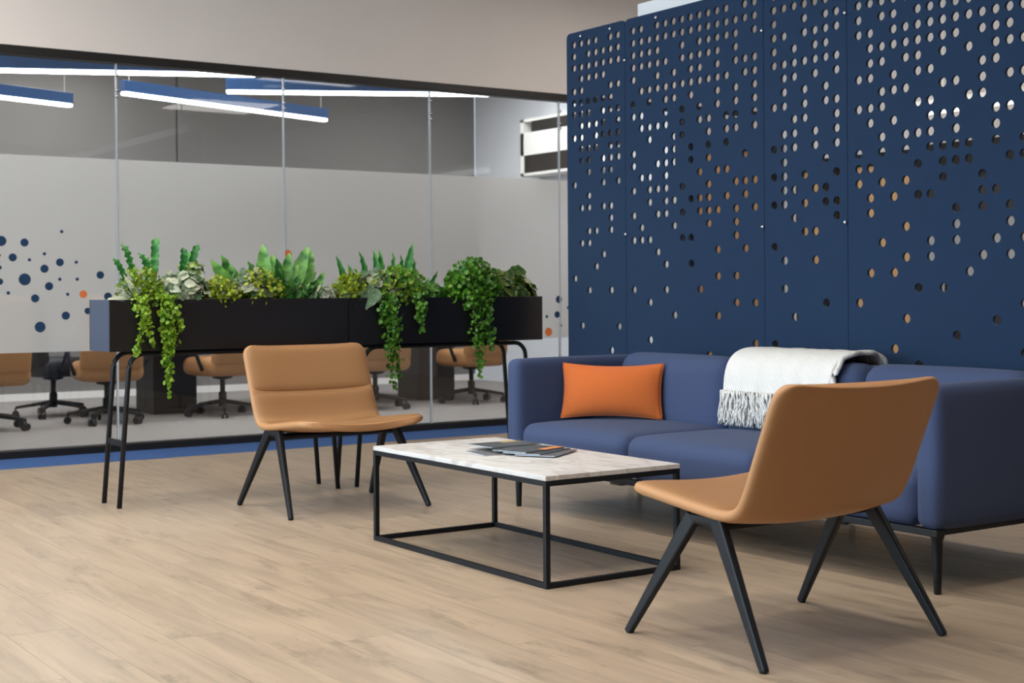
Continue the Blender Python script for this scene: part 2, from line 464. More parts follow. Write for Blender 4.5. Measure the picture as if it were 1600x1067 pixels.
struct('wall_meeting_left', 'taupe', (-0.62, -0.5, 9.5, Y_MEET, 0, Z_CEIL), 'taupe side wall of the meeting room beyond the left frame edge')
struct('baseboard_meeting', 'white', (-0.5, X_RIGHT, Y_MEET - 0.02, Y_MEET, 0, 0.07), 'white skirting along the meeting room back wall')

# left wall with three tall windows
wl = struct('wall_left', 'plaster', (X_WIN - 0.15, X_WIN, Y_REAR, 9.48, 0, 0.5), 'beige wall with tall windows left of the seating')
box_obj('wall_top', 'plaster', (X_WIN - 0.15, X_WIN, Y_REAR, 9.48, 3.0, Z_CEIL), wl)
edges = [Y_REAR] + [v for wy in WINDOW_Y for v in (wy, wy + 2.3)] + [9.48]
for a, b in zip(edges[0::2], edges[1::2]):
    box_obj('wall_pier', 'plaster', (X_WIN - 0.15, X_WIN, a, b, 0.5, 3.0), wl)
for i, wy in enumerate(WINDOW_Y):
    f = bmesh.new()
    for b in ((wy, wy + 2.3, 0.5, 0.56), (wy, wy + 2.3, 2.94, 3.0), (wy, wy + 0.06, 0.5, 3.0), (wy + 2.24, wy + 2.3, 0.5, 3.0), (wy + 1.12, wy + 1.18, 0.5, 3.0)):
        box(f, X_WIN - 0.09, X_WIN - 0.03, b[0], b[1], b[2], b[3])
    w = tag(finish('window_%d' % (i + 2), f, 'black'), 'tall daylight window with black frame in the left wall', kind='structure')
    box_obj('window_pane', 'glass', (X_WIN - 0.065, X_WIN - 0.055, wy + 0.06, wy + 2.24, 0.56, 2.94), w)

# glass partition
JW = 1.2245
GX0 = 3.241 - 3 * JW
joints = [GX0 + JW * k for k in range(7)] + [8.20]
joints[0] = -0.5
win = bpy.data.objects.new('window_1', None); COL.objects.link(win)
tag(win, 'full height frameless glass partition of the meeting room', kind='structure')
box_obj('head_rail', 'black', (-0.55, X_RIGHT, 9.43, 9.54, 2.60, 2.655), win, bevel=0.003)
box_obj('sill_rail', 'black', (-0.55, 8.28, 9.43, 9.54, 0.0, 0.05), win, bevel=0.003)
box_obj('end_post', 'black', (8.20, 8.30, 9.43, 9.54, 0.05, 2.60), win, bevel=0.003)
box_obj('end_post', 'black', (-0.55, -0.5, 9.43, 9.54, 0.05, 2.60), win, bevel=0.003)
for a, b in zip(joints[:-1], joints[1:]):
    g = box_obj('glass_pane', 'glass', (a + 0.004, b - 0.004, 9.480, 9.490, 0.05, 2.60), win)
    bm = bmesh.new()
    v = [bm.verts.new(p) for p in ((a + 0.006, 9.4785, 0.678), (b - 0.006, 9.4785, 0.678), (b - 0.006, 9.4785, 1.958), (a + 0.006, 9.4785, 1.958))]
    bm.faces.new(v)
    finish('frosted_film', bm, 'frost', g)
jm = mat('clear_joint', srgb(196, 204, 212), 0.3, var=0.02)
M['joint'] = jm
for j in joints[1:-1]:
    box_obj('joint_strip', 'joint', (j - 0.0045, j + 0.0045, 9.474, 9.494, 0.05, 2.60), win)
    for z in (2.52, 2.42, 2.38):
        bm = bmesh.new(); bmesh.ops.create_icosphere(bm, subdivisions=2, radius=0.013)
        finish('joint_clip', bm, 'chrome', win, (j, 9.466, z), smooth=True)

# printed dots on the frosted film
disc = {}
def disc_mesh(m):
    if m not in disc:
        bm = bmesh.new(); n = 28
        a = [bm.verts.new((math.cos(2 * math.pi * k / n), 0, math.sin(2 * math.pi * k / n))) for k in range(n)]
        b = [bm.verts.new((v.co.x, 0.0006, v.co.z)) for v in a]
        bm.faces.new(a); bm.faces.new(list(reversed(b)))
        for k in range(n): bm.faces.new((a[k], b[k], b[(k + 1) % n], a[(k + 1) % n]))
        bm.normal_update()
        me = bpy.data.meshes.new('dot'); bm.to_mesh(me); bm.free(); me.materials.append(M[m]); disc[m] = me
    return disc[m]
dots = [(8, 147, 32), (138, 155, 25), (72, 238, 25), (345, 93, 10), (165, 251, 10), (248, 217, 10), (248, 300, 25), (334, 264, 24),
        (425, 263, 10), (-2, 228, 9), (0, 295, 12), (0, 373, 20), (138, 360, 37), (273, 397, 25), (333, 358, 10), (430, 357, 10), (46, 436, 11),
        (195, 465, 25), (376, 441, 10), (463, 440, 23, 1), (558, 333, 23), (600, 452, 24), (487, 533, 20), (365, 560, 25), (222, 624, 33)]
dl = [(q[0] / 3.556, 340 + q[1] / 3.556, q[2] / 3.556, len(q) > 3) for q in dots]
dl += [(450, 399, 6.5, True)]
dl += [(480 + a / 3.68, 360 + b / 3.68, r / 3.68, o) for a, b, r, o in ((1447, 395, 19, 0), (1437, 482, 17, 0), (1377, 494, 8, 0), (1457, 545, 8, 0), (1387, 582, 22, 1), (1500, 442, 8, 0))]
rd = random.Random(9)
dl += [(px, py, r, o) for px, py, r, o in ((-30, 420, 8, 0), (-40, 470, 6, 0), (-60, 395, 9, 0), (-75, 450, 5, 1), (910, 470, 5, 0), (930, 500, 6, 0), (945, 455, 3, 0))]
for (x, y, r, o) in dl:
    p = at_y(x, y, 9.4772); sc = (at_y(x + r, y, 9.4772) - p).length * 0.91
    d = link('film_dot', disc_mesh('dot_orange' if o else 'dot_navy'), None, win, p)
    d.scale = (sc, 1, sc)

# timber doors and fronts behind the perforated screen
def door_in(name, axis, a, b, pos, label, z1=2.30, leafmat='door'):
    d = bpy.data.objects.new(name, None); COL.objects.link(d); tag(d, label, kind='structure')
    fr = bmesh.new()
    if axis == 'y':   # lies in a plane y = pos
        for q in ((a, a + 0.07, 0, z1), (b - 0.07, b, 0, z1), (a, b, z1, z1 + 0.10)): box(fr, q[0], q[1], pos - 0.07, pos + 0.05, q[2], q[3])
        finish('door_frame', fr, 'black', d)
        lf = box_obj('door_leaf', leafmat, (a + 0.075, b - 0.075, pos - 0.02, pos + 0.03, 0.006, z1 - 0.005), d, bevel=0.003)
        hb = bmesh.new(); tube(hb, [(b - 0.14, pos - 0.02, 1.0), (b - 0.14, pos - 0.075, 1.0), (b - 0.26, pos - 0.075, 1.0)], 0.011)
    else:
        for q in ((a, a + 0.07, 0, z1), (b - 0.07, b, 0, z1), (a, b, z1, z1 + 0.10)): box(fr, pos - 0.08, pos + 0.0, q[0], q[1], q[2], q[3])
        finish('door_frame', fr, 'black', d)
        lf = box_obj('door_leaf', leafmat, (pos - 0.05, pos - 0.005, a + 0.075, b - 0.075, 0.006, z1 - 0.005), d, bevel=0.003)
        hb = bmesh.new(); tube(hb, [(pos - 0.05, a + 0.14, 1.0), (pos - 0.105, a + 0.14, 1.0), (pos - 0.105, a + 0.26, 1.0)], 0.011)
    finish('door_handle', hb, 'chrome', lf, smooth=True)
door_in('door_1', 'y', 8.30, 9.38, 9.485, 'tan wooden door at the end of the glass partition', 2.30)
struct('wall_back_over_door', 'plaster', (8.30, X_RIGHT, 9.44, 9.53, 2.40, 2.60), 'plaster strip above the tan door')
door_in('door_2', 'x', 7.80, 8.78, X_RIGHT, 'tan wooden corridor door seen through the screen holes', 2.10)
door_in('door_3', 'x', 8.80, 9.20, X_RIGHT, 'narrow tan wooden side panel beside the corridor door', 2.10)
w6 = bpy.data.objects.new('window_6', None); COL.objects.link(w6); tag(w6, 'dark framed glazed office front beyond the perforated screen', kind='structure')
box_obj('head_rail', 'black', (X_RIGHT - 0.09, X_RIGHT, 3.6, 7.76, 1.98, 2.22), w6)
box_obj('lower_panel', 'tabletop', (X_RIGHT - 0.05, X_RIGHT, 3.6, 7.76, 0.9, 1.62), w6)
box_obj('dark_panel', 'darkwood', (X_RIGHT - 0.04, X_RIGHT, 3.6, 7.76, 1.62, 1.98), w6)
box_obj('bottom_panel', 'darkwood', (X_RIGHT - 0.04, X_RIGHT, 3.6, 7.76, 0.0, 0.9), w6)
for y in (3.6, 4.9, 6.2, 7.5): box_obj('mullion', 'black', (X_RIGHT - 0.09, X_RIGHT, y, y + 0.06, 0.0, 1.98), w6)

# ------------------------------------------------------------------ ceiling panel lamps of the lounge (above the frame)
lamp0 = thing('ceiling_light', 'square ceiling light panel over the lounge', 'ceiling light', (0, 0, Z_CEIL), group='lounge ceiling light panels')
bm = bmesh.new()
for b in ((-0.62, 0.62, -0.62, -0.59), (-0.62, 0.62, 0.59, 0.62), (-0.62, -0.59, -0.59, 0.59), (0.59, 0.62, -0.59, 0.59)): box(bm, b[0], b[1], b[2], b[3], -0.05, 0)
finish('frame', bm, 'white', lamp0)
box_obj('diffuser', 'panel_glow', (-0.59, 0.59, -0.59, 0.59, -0.04, -0.005), lamp0)
spots = [(-0.8, 3.2), (1.8, 3.2), (-0.8, 5.6), (1.8, 5.6), (-0.8, 8.0), (1.8, 8.0), (7.3, 1.6), (7.3, 4.6), (7.3, 7.6)]  # last three are added over the corridor to brighten what the screen holes show
for i, (x, y) in enumerate(spots):
    o = lamp0 if i == 0 else copy_tree(lamp0)
    o.location = (x, y, Z_CEIL)
meet_me = bpy.data.meshes['diffuser'].copy(); meet_me.materials.clear(); meet_me.materials.append(M['meet_fill_glow'])
for x, y in ((1.6, 13.4), (4.2, 13.4), (8.0, 12.6), (1.6, 10.9), (4.2, 10.9), (7.6, 10.9)):  # unseen panels, added to brighten the meeting room and its pale side wall
    o = copy_tree(lamp0); o.location = (x, y, Z_CEIL)
    o['label'] = 'square ceiling light panel added to brighten the meeting room'; o['group'] = 'added meeting room light panels'
    for ch in o.children:
        if ch.name.startswith('diffuser'): ch.data = meet_me

def downlight(x, y, power):
    t = thing('downlight', 'round recessed downlight in the lounge ceiling', 'downlight', (x, y, Z_CEIL), 0, 'recessed lounge downlights')
    bm = bmesh.new(); lathe(bm, [(0.13, -0.012), (0.15, -0.006), (0.15, 0.0)], 24); finish('trim_ring', bm, 'white', t)
    bm = bmesh.new(); lathe(bm, [(0.11, -0.016), (0.11, -0.012)], 24); finish('lens', bm, 'soft_glow', t)
    l = bpy.data.lights.new('downlight_beam', 'SPOT'); l.energy = power; l.color = (1.0, 0.92, 0.82)
    l.spot_size = math.radians(115); l.spot_blend = 0.9; l.shadow_soft_size = 0.16
    o = bpy.data.objects.new('downlight_beam', l); COL.objects.link(o); o.parent = t; o.location = (0, 0, -0.06)
for x, y in ((0.9, 2.4), (3.1, 2.6), (0.9, 4.6), (3.1, 4.8), (0.9, 6.8), (3.1, 7.0), (7.2, 3.4), (7.2, 6.4)): downlight(x, y, 100)

# ------------------------------------------------------------------ perforated screen
XP, PITCH, Y_COL0, Z_ROW1, Z_TOP, Z_BOT, HR = 4.95, 0.06693, 6.629, 2.464, 2.535, 0.12, 0.0207
HOLES = {
    0: [1, 2, 3, 5, 6, 7, 9, 13, 21],
    1: [1, 3, 4, 5, 6, 7, 8, 9, 10, 11, 15, 18, 25],
    2: [1, 2, 3, 4, 6, 7, 8, 10, 11, 12, 14, 15, 17, 18, 22],
    3: [1, 2, 3, 4, 6, 8, 9, 10, 17, 20],
    4: [2, 3, 4, 6, 7, 8, 9, 11, 12, 13, 15, 19],
    5: [1, 2, 3, 5, 6, 7, 9, 10, 11, 12, 15, 16, 17, 22, 27],
    6: [1, 2, 3, 5, 7, 8, 9, 10, 11, 13, 25],
    8: [1, 2, 3, 4, 5, 7, 8, 11, 12, 14, 16, 18, 22],
    9: [1, 2, 3, 4, 6, 8, 9, 13, 17, 18],
    10: [2, 3, 4, 6, 7, 9, 10, 13, 14, 15, 18, 23, 26],
    11: [1, 2, 3, 4, 5, 6, 9, 12, 14, 16, 19],
    12: [1, 2, 4, 6, 7, 8, 9, 11, 12, 13, 14, 15, 16, 20, 22],
    13: [1, 2, 5, 6, 7, 10, 11, 12, 15, 17, 24],
    14: [1, 2, 3, 4, 6, 8, 9, 10, 14, 16, 18],
    15: [1, 2, 4, 5, 6, 7, 11, 12, 15, 18, 20],
    16: [1, 2, 3, 4, 5, 6, 8, 9, 13, 15, 16, 22],
    17: [1, 2, 3, 4, 6, 9, 10, 11, 12, 14, 15, 16, 17, 27],
    18: [1, 2, 3, 4, 5, 6, 7, 8, 13, 16, 19, 21, 24],
    19: [1, 2, 3, 6, 9, 10, 11, 13, 15],
    20: [2, 3, 4, 5, 7, 8, 9, 10, 14, 16, 17, 18, 21, 23],
    21: [1, 2, 5, 6, 12, 14, 15, 19],
    22: [1, 2, 3, 5, 6, 7, 8, 9, 10, 14, 16, 23, 26],
    24: [2, 3, 4, 5, 6, 9, 12, 14, 16, 19, 26],
    25: [2, 4, 6, 7, 8, 9, 11, 12, 13, 14, 15, 16, 20, 22],
    26: [2, 5, 6, 7, 10, 11, 12, 15, 17, 24],
    27: [2, 3, 4, 6, 8, 9, 10, 14, 16, 18],
    28: [2, 4, 5, 6, 7, 11, 12, 15, 18, 20],
    29: [2, 3, 4, 5, 6, 8, 9, 13, 15, 16, 23],
    30: [3, 4, 6, 7, 9, 10, 11, 12, 14, 16, 17],
    32: [4, 5, 8, 10, 13, 14, 15, 23],
    33: [3, 5, 6, 7, 8, 10, 11, 14, 16, 17, 21],
    34: [4, 6, 7, 9, 10, 12, 13, 15, 19],
    35: [3, 4, 5, 6, 8, 9, 11, 16, 21, 26],
    36: [5, 6, 7, 9, 12, 13, 15, 18, 20, 24],
    37: [4, 5, 6, 7, 8, 10, 12, 14, 16, 22, 27],
    38: [4, 5, 6, 8, 10, 11, 12, 13, 16, 19, 20],
    39: [4, 5, 6, 7, 9, 11, 13, 14, 15, 22],
    40: [4, 5, 6, 9, 11, 12, 13, 14, 17, 18, 19, 25],
    41: [5, 7, 10, 13, 14, 21],
    42: [6, 8, 9, 10, 15, 16, 17, 20],
    43: [5, 6, 7, 8, 11, 12, 13, 16, 19, 24],
    44: [6, 7, 9, 11, 14, 17, 18, 20],
    45: [5, 7, 9, 10, 13, 14, 19, 23, 26],
}

rh = random.Random(3)
HOLES[46] = [5, 6, 8, 9, 12, 14, 15, 18, 22]
for k in range(48, 55): HOLES[k] = sorted(rh.sample(range(2, 12), 6) + rh.sample(range(12, 26), 5))
for k in HOLES:     # rows above the frame edge follow the same dense pattern
    if k >= 24: HOLES[k] = sorted(set(HOLES[k]) | {r for r in range(1, 6) if r < min(HOLES[k]) and (k * 7 + r * 5) % 4})
NR = 34
screen = thing('perforated_screen', 'tall navy perforated screen of joined panels standing behind the sofa', 'screen', (XP, 4.8, 0))
def panel(g0, g1):
    """one board from grid column edge g0 to g1, holes at the whole columns between"""
    bm = bmesh.new(); gap = 0.0015
    ya, yb = Y_COL0 - g0 * PITCH - gap, Y_COL0 - g1 * PITCH + gap     # ya > yb
    cols = [k for k in range(math.ceil(g0 + 0.4), math.floor(g1 - 0.4) + 1)]
    ys = [ya] + [Y_COL0 - (c - 0.5) * PITCH for c in cols] + [Y_COL0 - (cols[-1] + 0.5) * PITCH, yb]
    zs = [Z_TOP] + [Z_ROW1 - (r - 1.5) * PITCH for r in range(1, NR + 1)] + [Z_ROW1 - (NR - 0.5) * PITCH, Z_BOT]
    T = 0.007
    def add(poly, hole=None):
        for x, flip in ((-T, False), (T, True)):
            vs = [bm.verts.new((x, y - 4.8, z)) for y, z in poly]
            if flip: vs.reverse()
            bm.faces.new(vs)
    rc = 0.03; nseg = 5
    for i in range(len(ys) - 1):
        for j in range(len(zs) - 1):
            y0, y1, z0, z1 = ys[i], ys[i + 1], zs[j], zs[j + 1]
            c = cols[i - 1] if 1 <= i <= len(cols) else None
            if c is not None and 1 <= j <= NR and j in HOLES.get(c, ()):
                cy, cz = (y0 + y1) / 2, (z0 + z1) / 2; h = PITCH / 2; n = 20
                F, B, O, O2 = [], [], [], []
                for k in range(n):
                    a = 2 * math.pi * (k + 0.5) / n if False else 2 * math.pi * k / n
                    dy, dz = math.cos(a), math.sin(a); m = max(abs(dy), abs(dz))
                    F.append(bm.verts.new((-T, cy - 4.8 + dy * HR, cz + dz * HR))); B.append(bm.verts.new((T, cy - 4.8 + dy * HR, cz + dz * HR)))
                    O.append(bm.verts.new((-T, cy - 4.8 + dy / m * h, cz + dz / m * h))); O2.append(bm.verts.new((T, cy - 4.8 + dy / m * h, cz + dz / m * h)))
                for k in range(n):
                    l = (k + 1) % n
                    bm.faces.new((O[k], O[l], F[l], F[k])); bm.faces.new((O2[l], O2[k], B[k], B[l])); bm.faces.new((F[k], F[l], B[l], B[k]))
                # the four corner slivers of the cell between the polygon points
                for sy in (-1, 1):
                    for sz in (-1, 1):
                        ang = math.atan2(sz, sy) % (2 * math.pi)
                        k = int(ang / (2 * math.pi / n)); l = (k + 1) % n
                        if abs(ang - k * 2 * math.pi / n) > 1e-6:
                            for lst, x in ((O, -T), (O2, T)):
                                cv = bm.verts.new((x, cy - 4.8 + sy * h, cz + sz * h))
                                bm.faces.new((lst[k], cv, lst[l]))
            elif j == 0 and i == 0:
                add([(y0 - rc + rc * math.cos(t), z0 - rc + rc * math.sin(t)) for t in [math.pi / 2 * k / nseg for k in range(nseg + 1)]] + [(y1, z0), (y1, z1), (y0, z1)])
            elif j == 0 and i == len(ys) - 2:
                add([(y0, z1), (y0, z0)] + [(y1 + rc - rc * math.sin(t), z0 - rc + rc * math.cos(t)) for t in [math.pi / 2 * k / nseg for k in range(nseg + 1)]] + [(y1, z1)])
            else:
                add([(y0, z0), (y1, z0), (y1, z1), (y0, z1)])
    per = [(ya, Z_BOT), (ya, Z_TOP - rc)] + [(ya - rc + rc * math.cos(t), Z_TOP - rc + rc * math.sin(t)) for t in [math.pi / 2 * k / nseg for k in range(1, nseg + 1)]]
    per += [(yb + rc - rc * math.sin(t), Z_TOP - rc + rc * math.cos(t)) for t in [math.pi / 2 * k / nseg for k in range(nseg + 1)]] + [(yb, Z_BOT)]
    for k in range(len(per)):
        (a, b), (c, d) = per[k], per[(k + 1) % len(per)]
        bm.faces.new([bm.verts.new(p) for p in ((-T, a - 4.8, b), (T, a - 4.8, b), (T, c - 4.8, d), (-T, c - 4.8, d))])
    bmesh.ops.remove_doubles(bm, verts=bm.verts, dist=1e-5)
    bmesh.ops.recalc_face_normals(bm, faces=bm.faces)
    return finish('perforated_panel', bm, 'navy', screen)
panels = [panel(-1.03, 7), panel(7, 23), panel(23, 31), panel(31, 47), panel(47, 55)]
bm = bmesh.new(); bmesh.ops.create_icosphere(bm, subdivisions=2, radius=0.010)
stud_me = bpy.data.meshes.new('stud'); bm.to_mesh(stud_me); bm.free(); stud_me.materials.append(M['chrome'])
for (px, py, pi) in ((910, 56, 0), (956, 44, 0), (1028, 26, 1), (978.5, 93, 0), (978.5, 365, 0), (1193, 45.5, 1), (1192.6, 352, 1), (1323, 17, 2), (1321.5, 344, 2)):
    p = at_x(px, py, XP - 0.012)
    link('stud', stud_me, None, panels[pi], (p.x - XP, p.y - 4.8, p.z), smooth=True)
for g in (-0.86, 7, 23, 31, 47, 54.86):
    bm = bmesh.new(); y = Y_COL0 - g * PITCH - 4.8
    box(bm, 0.007, 0.022, y - 0.008, y + 0.008, 0.008, Z_TOP - 0.06)
    finish('rear_post', bm, 'black', screen)
    box_obj('foot_plate', 'black', (-0.09, 0.22, y - 0.05, y + 0.05, 0.0, 0.008), screen)
rail = thing('ceiling_rail', 'white rail hung from the ceiling behind the top of the navy screen', 'rail', (5.10, 4.5, 2.56))
box_obj('rail_body', 'white', (-0.05, 0.05, -2.0, 1.68, 0, 0.075), rail, bevel=0.002)
for y in (-1.7, -0.1, 1.4):
    bm = bmesh.new(); tube(bm, [(0, y, 0.07), (0, y, Z_CEIL - 2.56)], 0.006); finish('hanger_rod', bm, 'white', rail)

# ------------------------------------------------------------------ lounge chairs
def spline(pts, n):
    P = [Vector((0, a, b)) for a, b in pts]
    out = []
    for i in range(len(P) - 1):
        p0 = P[max(i - 1, 0)]; p1 = P[i]; p2 = P[i + 1]; p3 = P[min(i + 2, len(P) - 1)]
        for k in range(12):
            t = k / 12.0
            out.append(0.5 * ((2 * p1) + (p2 - p0) * t + (2 * p0 - 5 * p1 + 4 * p2 - p3) * t * t + (3 * p1 - p0 - 3 * p2 + p3) * t ** 3))
    out.append(P[-1])
    L = [0.0]
    for a, b in zip(out[:-1], out[1:]): L.append(L[-1] + (b - a).length)
    res = []; j = 0
    for k in range(n + 1):
        s = L[-1] * k / n
        while j < len(L) - 2 and L[j + 1] < s: j += 1
        t = (s - L[j]) / max(L[j + 1] - L[j], 1e-9)
        res.append(out[j].lerp(out[j + 1], t))
    return res, L[-1]

PROF, PLEN = spline([(0.365, 0.412), (0.30, 0.416), (0.15, 0.400), (0.0, 0.383), (-0.10, 0.378), (-0.165, 0.400), (-0.205, 0.455), (-0.25, 0.56), (-0.30, 0.68), (-0.345, 0.782)], 44)
def shell_point(u, s, off=0.0, W=0.345):
    """u in -1..1 across, s in 0..1 along seat front -> back top"""
    f = s * (len(PROF) - 1); i = min(int(f), len(PROF) - 2); t = f - i
    p = PROF[i].lerp(PROF[i + 1], t)
    a, b = PROF[max(i - 1, 0)], PROF[min(i + 2, len(PROF) - 1)]
    d = (b - a).normalized(); nrm = Vector((0, d.z, -d.y))       # towards the sitter
    if nrm.z < 0 and s < 0.4: nrm = -nrm
    if nrm.y < 0 and s > 0.6: nrm = -nrm
    w = W
    for rc, e in ((0.10, s * PLEN), (0.055, (1 - s) * PLEN)):
        if e < rc: w = W - rc + math.sqrt(max(rc * rc - (rc - e) ** 2, 0))
    dish = 0.026 * u * u
    q = p + nrm * (off + dish)
    return Vector((u * w, q.y, q.z))

def make_chair(label, loc, rz):
    c = thing('lounge_chair', label, 'chair', loc, rz, None)
    bm = bmesh.new(); nu, nv = 14, 44
    svals = [0.0, 0.006] + [k / nv for k in range(1, nv)] + [0.994, 1.0]
    G = [[bm.verts.new(shell_point(-1 + 2 * i / nu, s)) for i in range(nu + 1)] for s in svals]
    for j in range(len(G) - 1):
        for i in range(nu): bm.faces.new((G[j][i], G[j][i + 1], G[j + 1][i + 1], G[j + 1][i]))
    sh = finish('shell', bm, 'leather_lit', c, smooth=True)
    md = sh.modifiers.new('thick', 'SOLIDIFY'); md.thickness = 0.036; md.offset = 0
    md = sh.modifiers.new('sub', 'SUBSURF'); md.levels = 1; md.render_levels = 2
    for name, s0, s1 in (('seat_pad', 0.012, 0.475), ('lower_back_pad', 0.495, 0.735), ('upper_back_pad', 0.737, 0.988)):
        bm = bmesh.new(); n1, n2 = 24, 24
        G = []
        for j in range(n2 + 1):
            b = -1 + 2 * j / n2; b = math.copysign(1 - (1 - abs(b)) ** 1.6, b); row = []
            for i in range(n1 + 1):
                a = -1 + 2 * i / n1; a = math.copysign(1 - (1 - abs(a)) ** 1.6, a)
                h = 0.008 + 0.024 * (max(0, 1 - a ** 6) ** 0.5) * (max(0, 1 - b ** 8) ** 0.5)
                row.append(bm.verts.new(shell_point(a * 0.972, s0 + (s1 - s0) * (b + 1) / 2, h)))
            G.append(row)
        for j in range(n2):
            for i in range(n1): bm.faces.new((G[j][i], G[j][i + 1], G[j + 1][i + 1], G[j + 1][i]))
        bmesh.ops.recalc_face_normals(bm, faces=bm.faces)
        finish(name, bm, 'leather', c, smooth=True)
    # piping round the rim
    for sx in (-1, 1):
        for sy in (-1, 1):
            bm = bmesh.new()
            prism(bm, (sx * 0.318, sy * 0.052, 0.385), (sx * 0.372, sy * 0.298, 0.0), 0.030, 0.050, 0.022, 0.026)
            finish('leg', bm, 'steel', c, bevel=0.007, smooth=False)
        bm = bmesh.new()
        prism(bm, (sx * 0.316, -0.075, 0.378), (sx * 0.316, 0.075, 0.378), 0.034, 0.028, 0.034, 0.028)
        finish('leg_bracket', bm, 'steel', c, bevel=0.009)
    bm = bmesh.new(); box(bm, -0.30, 0.30, -0.06, 0.06, 0.352, 0.368)
    finish('underframe', bm, 'steel', c, bevel=0.004)
    return c
make_chair('tan leather lounge chair in front of the planters, seat facing the viewer', (3.268, 6.39, 0), math.pi)
make_chair('tan leather lounge chair seen from behind, nearest the viewer beside the coffee table', (3.157, 3.175, 0), 0)

# ------------------------------------------------------------------ sofa
SX0, SX1, SY0, SY1 = 3.95, 4.80, 3.237, 5.874
sofa = thing('sofa', 'long blue fabric three-seat sofa with slim black legs', 'sofa', (SX0, SY0, 0))
def soft(name, m, b, r, parent, puff=(0, 0, 0), n=12, rot=None, origin=(0, 0, 0)):
    x0, x1, y0, y1, z0, z1 = b
    bm = soft_box((x1 - x0) / 2, (y1 - y0) / 2, (z1 - z0) / 2, r, puff, n)
    return finish(name, bm, m, parent, Vector(((x0 + x1) / 2, (y0 + y1) / 2, (z0 + z1) / 2)) - Vector(origin), smooth=True, rot=rot)
so = (SX0, SY0, 0)
AT = 0.108
for y0, y1 in ((SY0, SY0 + AT), (SY1 - AT, SY1)):
    soft('armrest', 'sofa', (SX0, SX1 - 0.02, y0, y1, 0.225, 0.722), 0.036, sofa, origin=so, puff=(0.004, 0.004, 0.004))
soft('back_frame', 'sofa', (SX1 - 0.13, SX1, SY0, SY1, 0.225, 0.728), 0.045, sofa, origin=so, n=14)
cw = (SY1 - SY0 - 2 * AT) / 3
for k in range(3):
    y0 = SY0 + AT + k * cw
    soft('seat_cushion', 'sofa', (SX0 + 0.006, SX0 + 0.72, y0 + 0.001, y0 + cw - 0.001, 0.225, 0.412), 0.055, sofa, origin=so, puff=(0.012, 0.0, 0.018), n=14)
    soft('back_cushion', 'sofa', (SX0 + 0.60, SX0 + 0.79, y0 + 0.001, y0 + cw - 0.001, 0.35, 0.736), 0.075, sofa, origin=so, puff=(0.02, 0.0, 0.008), n=14, rot=(0, math.radians(5), 0))
bm = bmesh.new()
L0, W0 = SY1 - SY0, SX1 - SX0
for b in ((0.004, 0.045, 0.012, L0 - 0.012), (W0 - 0.055, W0 - 0.02, 0.03, L0 - 0.03), (0.055, W0 - 0.055, 0.03, 0.065), (0.055, W0 - 0.055, L0 - 0.065, L0 - 0.03)):
    box(bm, b[0], b[1], b[2], b[3], 0.203, 0.227)
finish('base_rail', bm, 'steel', sofa, bevel=0.003)
for x in (0.045, W0 - 0.045):
    for y in (0.045, L0 - 0.045):
        bm = bmesh.new()
        lathe(bm, [(0.011, 0.0), (0.013, 0.003), (0.0165, 0.12), (0.019, 0.185), (0.026, 0.205), (0.032, 0.222)], 14, (x, y, 0))
        finish('leg', bm, 'steel', sofa, smooth=True)

# ------------------------------------------------------------------ orange pillow in the sofa corner
def make_pillow():
    bm = bmesh.new(); W, Hh, T = 0.252, 0.135, 0.062; n = 36
    rows = {}
    for side in (1, -1):
        for j in range(n + 1):
            for i in range(n + 1):
                u = -1 + 2 * i / n; v = -1 + 2 * j / n
                u = math.copysign(1 - (1 - abs(u)) ** 1.4, u); v = math.copysign(1 - (1 - abs(v)) ** 1.4, v)
                edge = max(abs(u), abs(v))
                x = u * W * (1 - 0.055 * (1 - v * v) * abs(u)) ; z = v * Hh * (1 - 0.13 * (1 - u * u) * abs(v))
                t = T * (max(0, 1 - u * u) ** 0.55) * (max(0, 1 - v * v) ** 0.55)
                wr = 0.0022 * math.sin(u * 46 + 2 * math.sin(u * 9)) * (abs(v) ** 3) * (1 - abs(v)) * 7
                y = side * (t + wr)
                if i in (0, n) or j in (0, n):
                    if (i, j) not in rows: rows[(i, j)] = bm.verts.new((x, 0, z))
                    rows[(side, i, j)] = rows[(i, j)]
                else: rows[(side, i, j)] = bm.verts.new((x, y, z))
        for j in range(n):
            for i in range(n):
                q = [rows[(side, i, j)], rows[(side, i + 1, j)], rows[(side, i + 1, j + 1)], rows[(side, i, j + 1)]]
                if side > 0: q.reverse()
                try: bm.faces.new(q)
                except ValueError: pass
    return bm
pa, pb = Vector((4.205, 5.745, 0)), Vector((4.525, 5.36, 0))
ang = math.atan2(pb.y - pa.y, pb.x - pa.x)
pil = thing('pillow', 'orange lumbar pillow leaning in the left corner of the blue sofa', 'pillow', ((pa.x + pb.x) / 2, (pa.y + pb.y) / 2, 0.435), ang)
finish('pillow_cover', make_pillow(), 'orange', pil, (0, -0.012, 0.130), smooth=True, rot=(math.radians(-9), 0, 0))
bm = bmesh.new(); W, Hh = 0.252, 0.135; loop = []
for (u0, v0, u1, v1) in ((-1, -1, 1, -1), (1, -1, 1, 1), (1, 1, -1, 1), (-1, 1, -1, -1)):
    for k in range(16):
        u = u0 + (u1 - u0) * k / 16; v = v0 + (v1 - v0) * k / 16
        loop.append((u * W * (1 - 0.055 * (1 - v * v) * abs(u)), 0, v * Hh * (1 - 0.13 * (1 - u * u) * abs(v))))
loop.append(loop[0]); tube(bm, loop, 0.0035, 6, cap=False)
finish('piping', bm, 'orange', pil, (0, -0.012, 0.130), smooth=True, rot=(math.radians(-9), 0, 0))

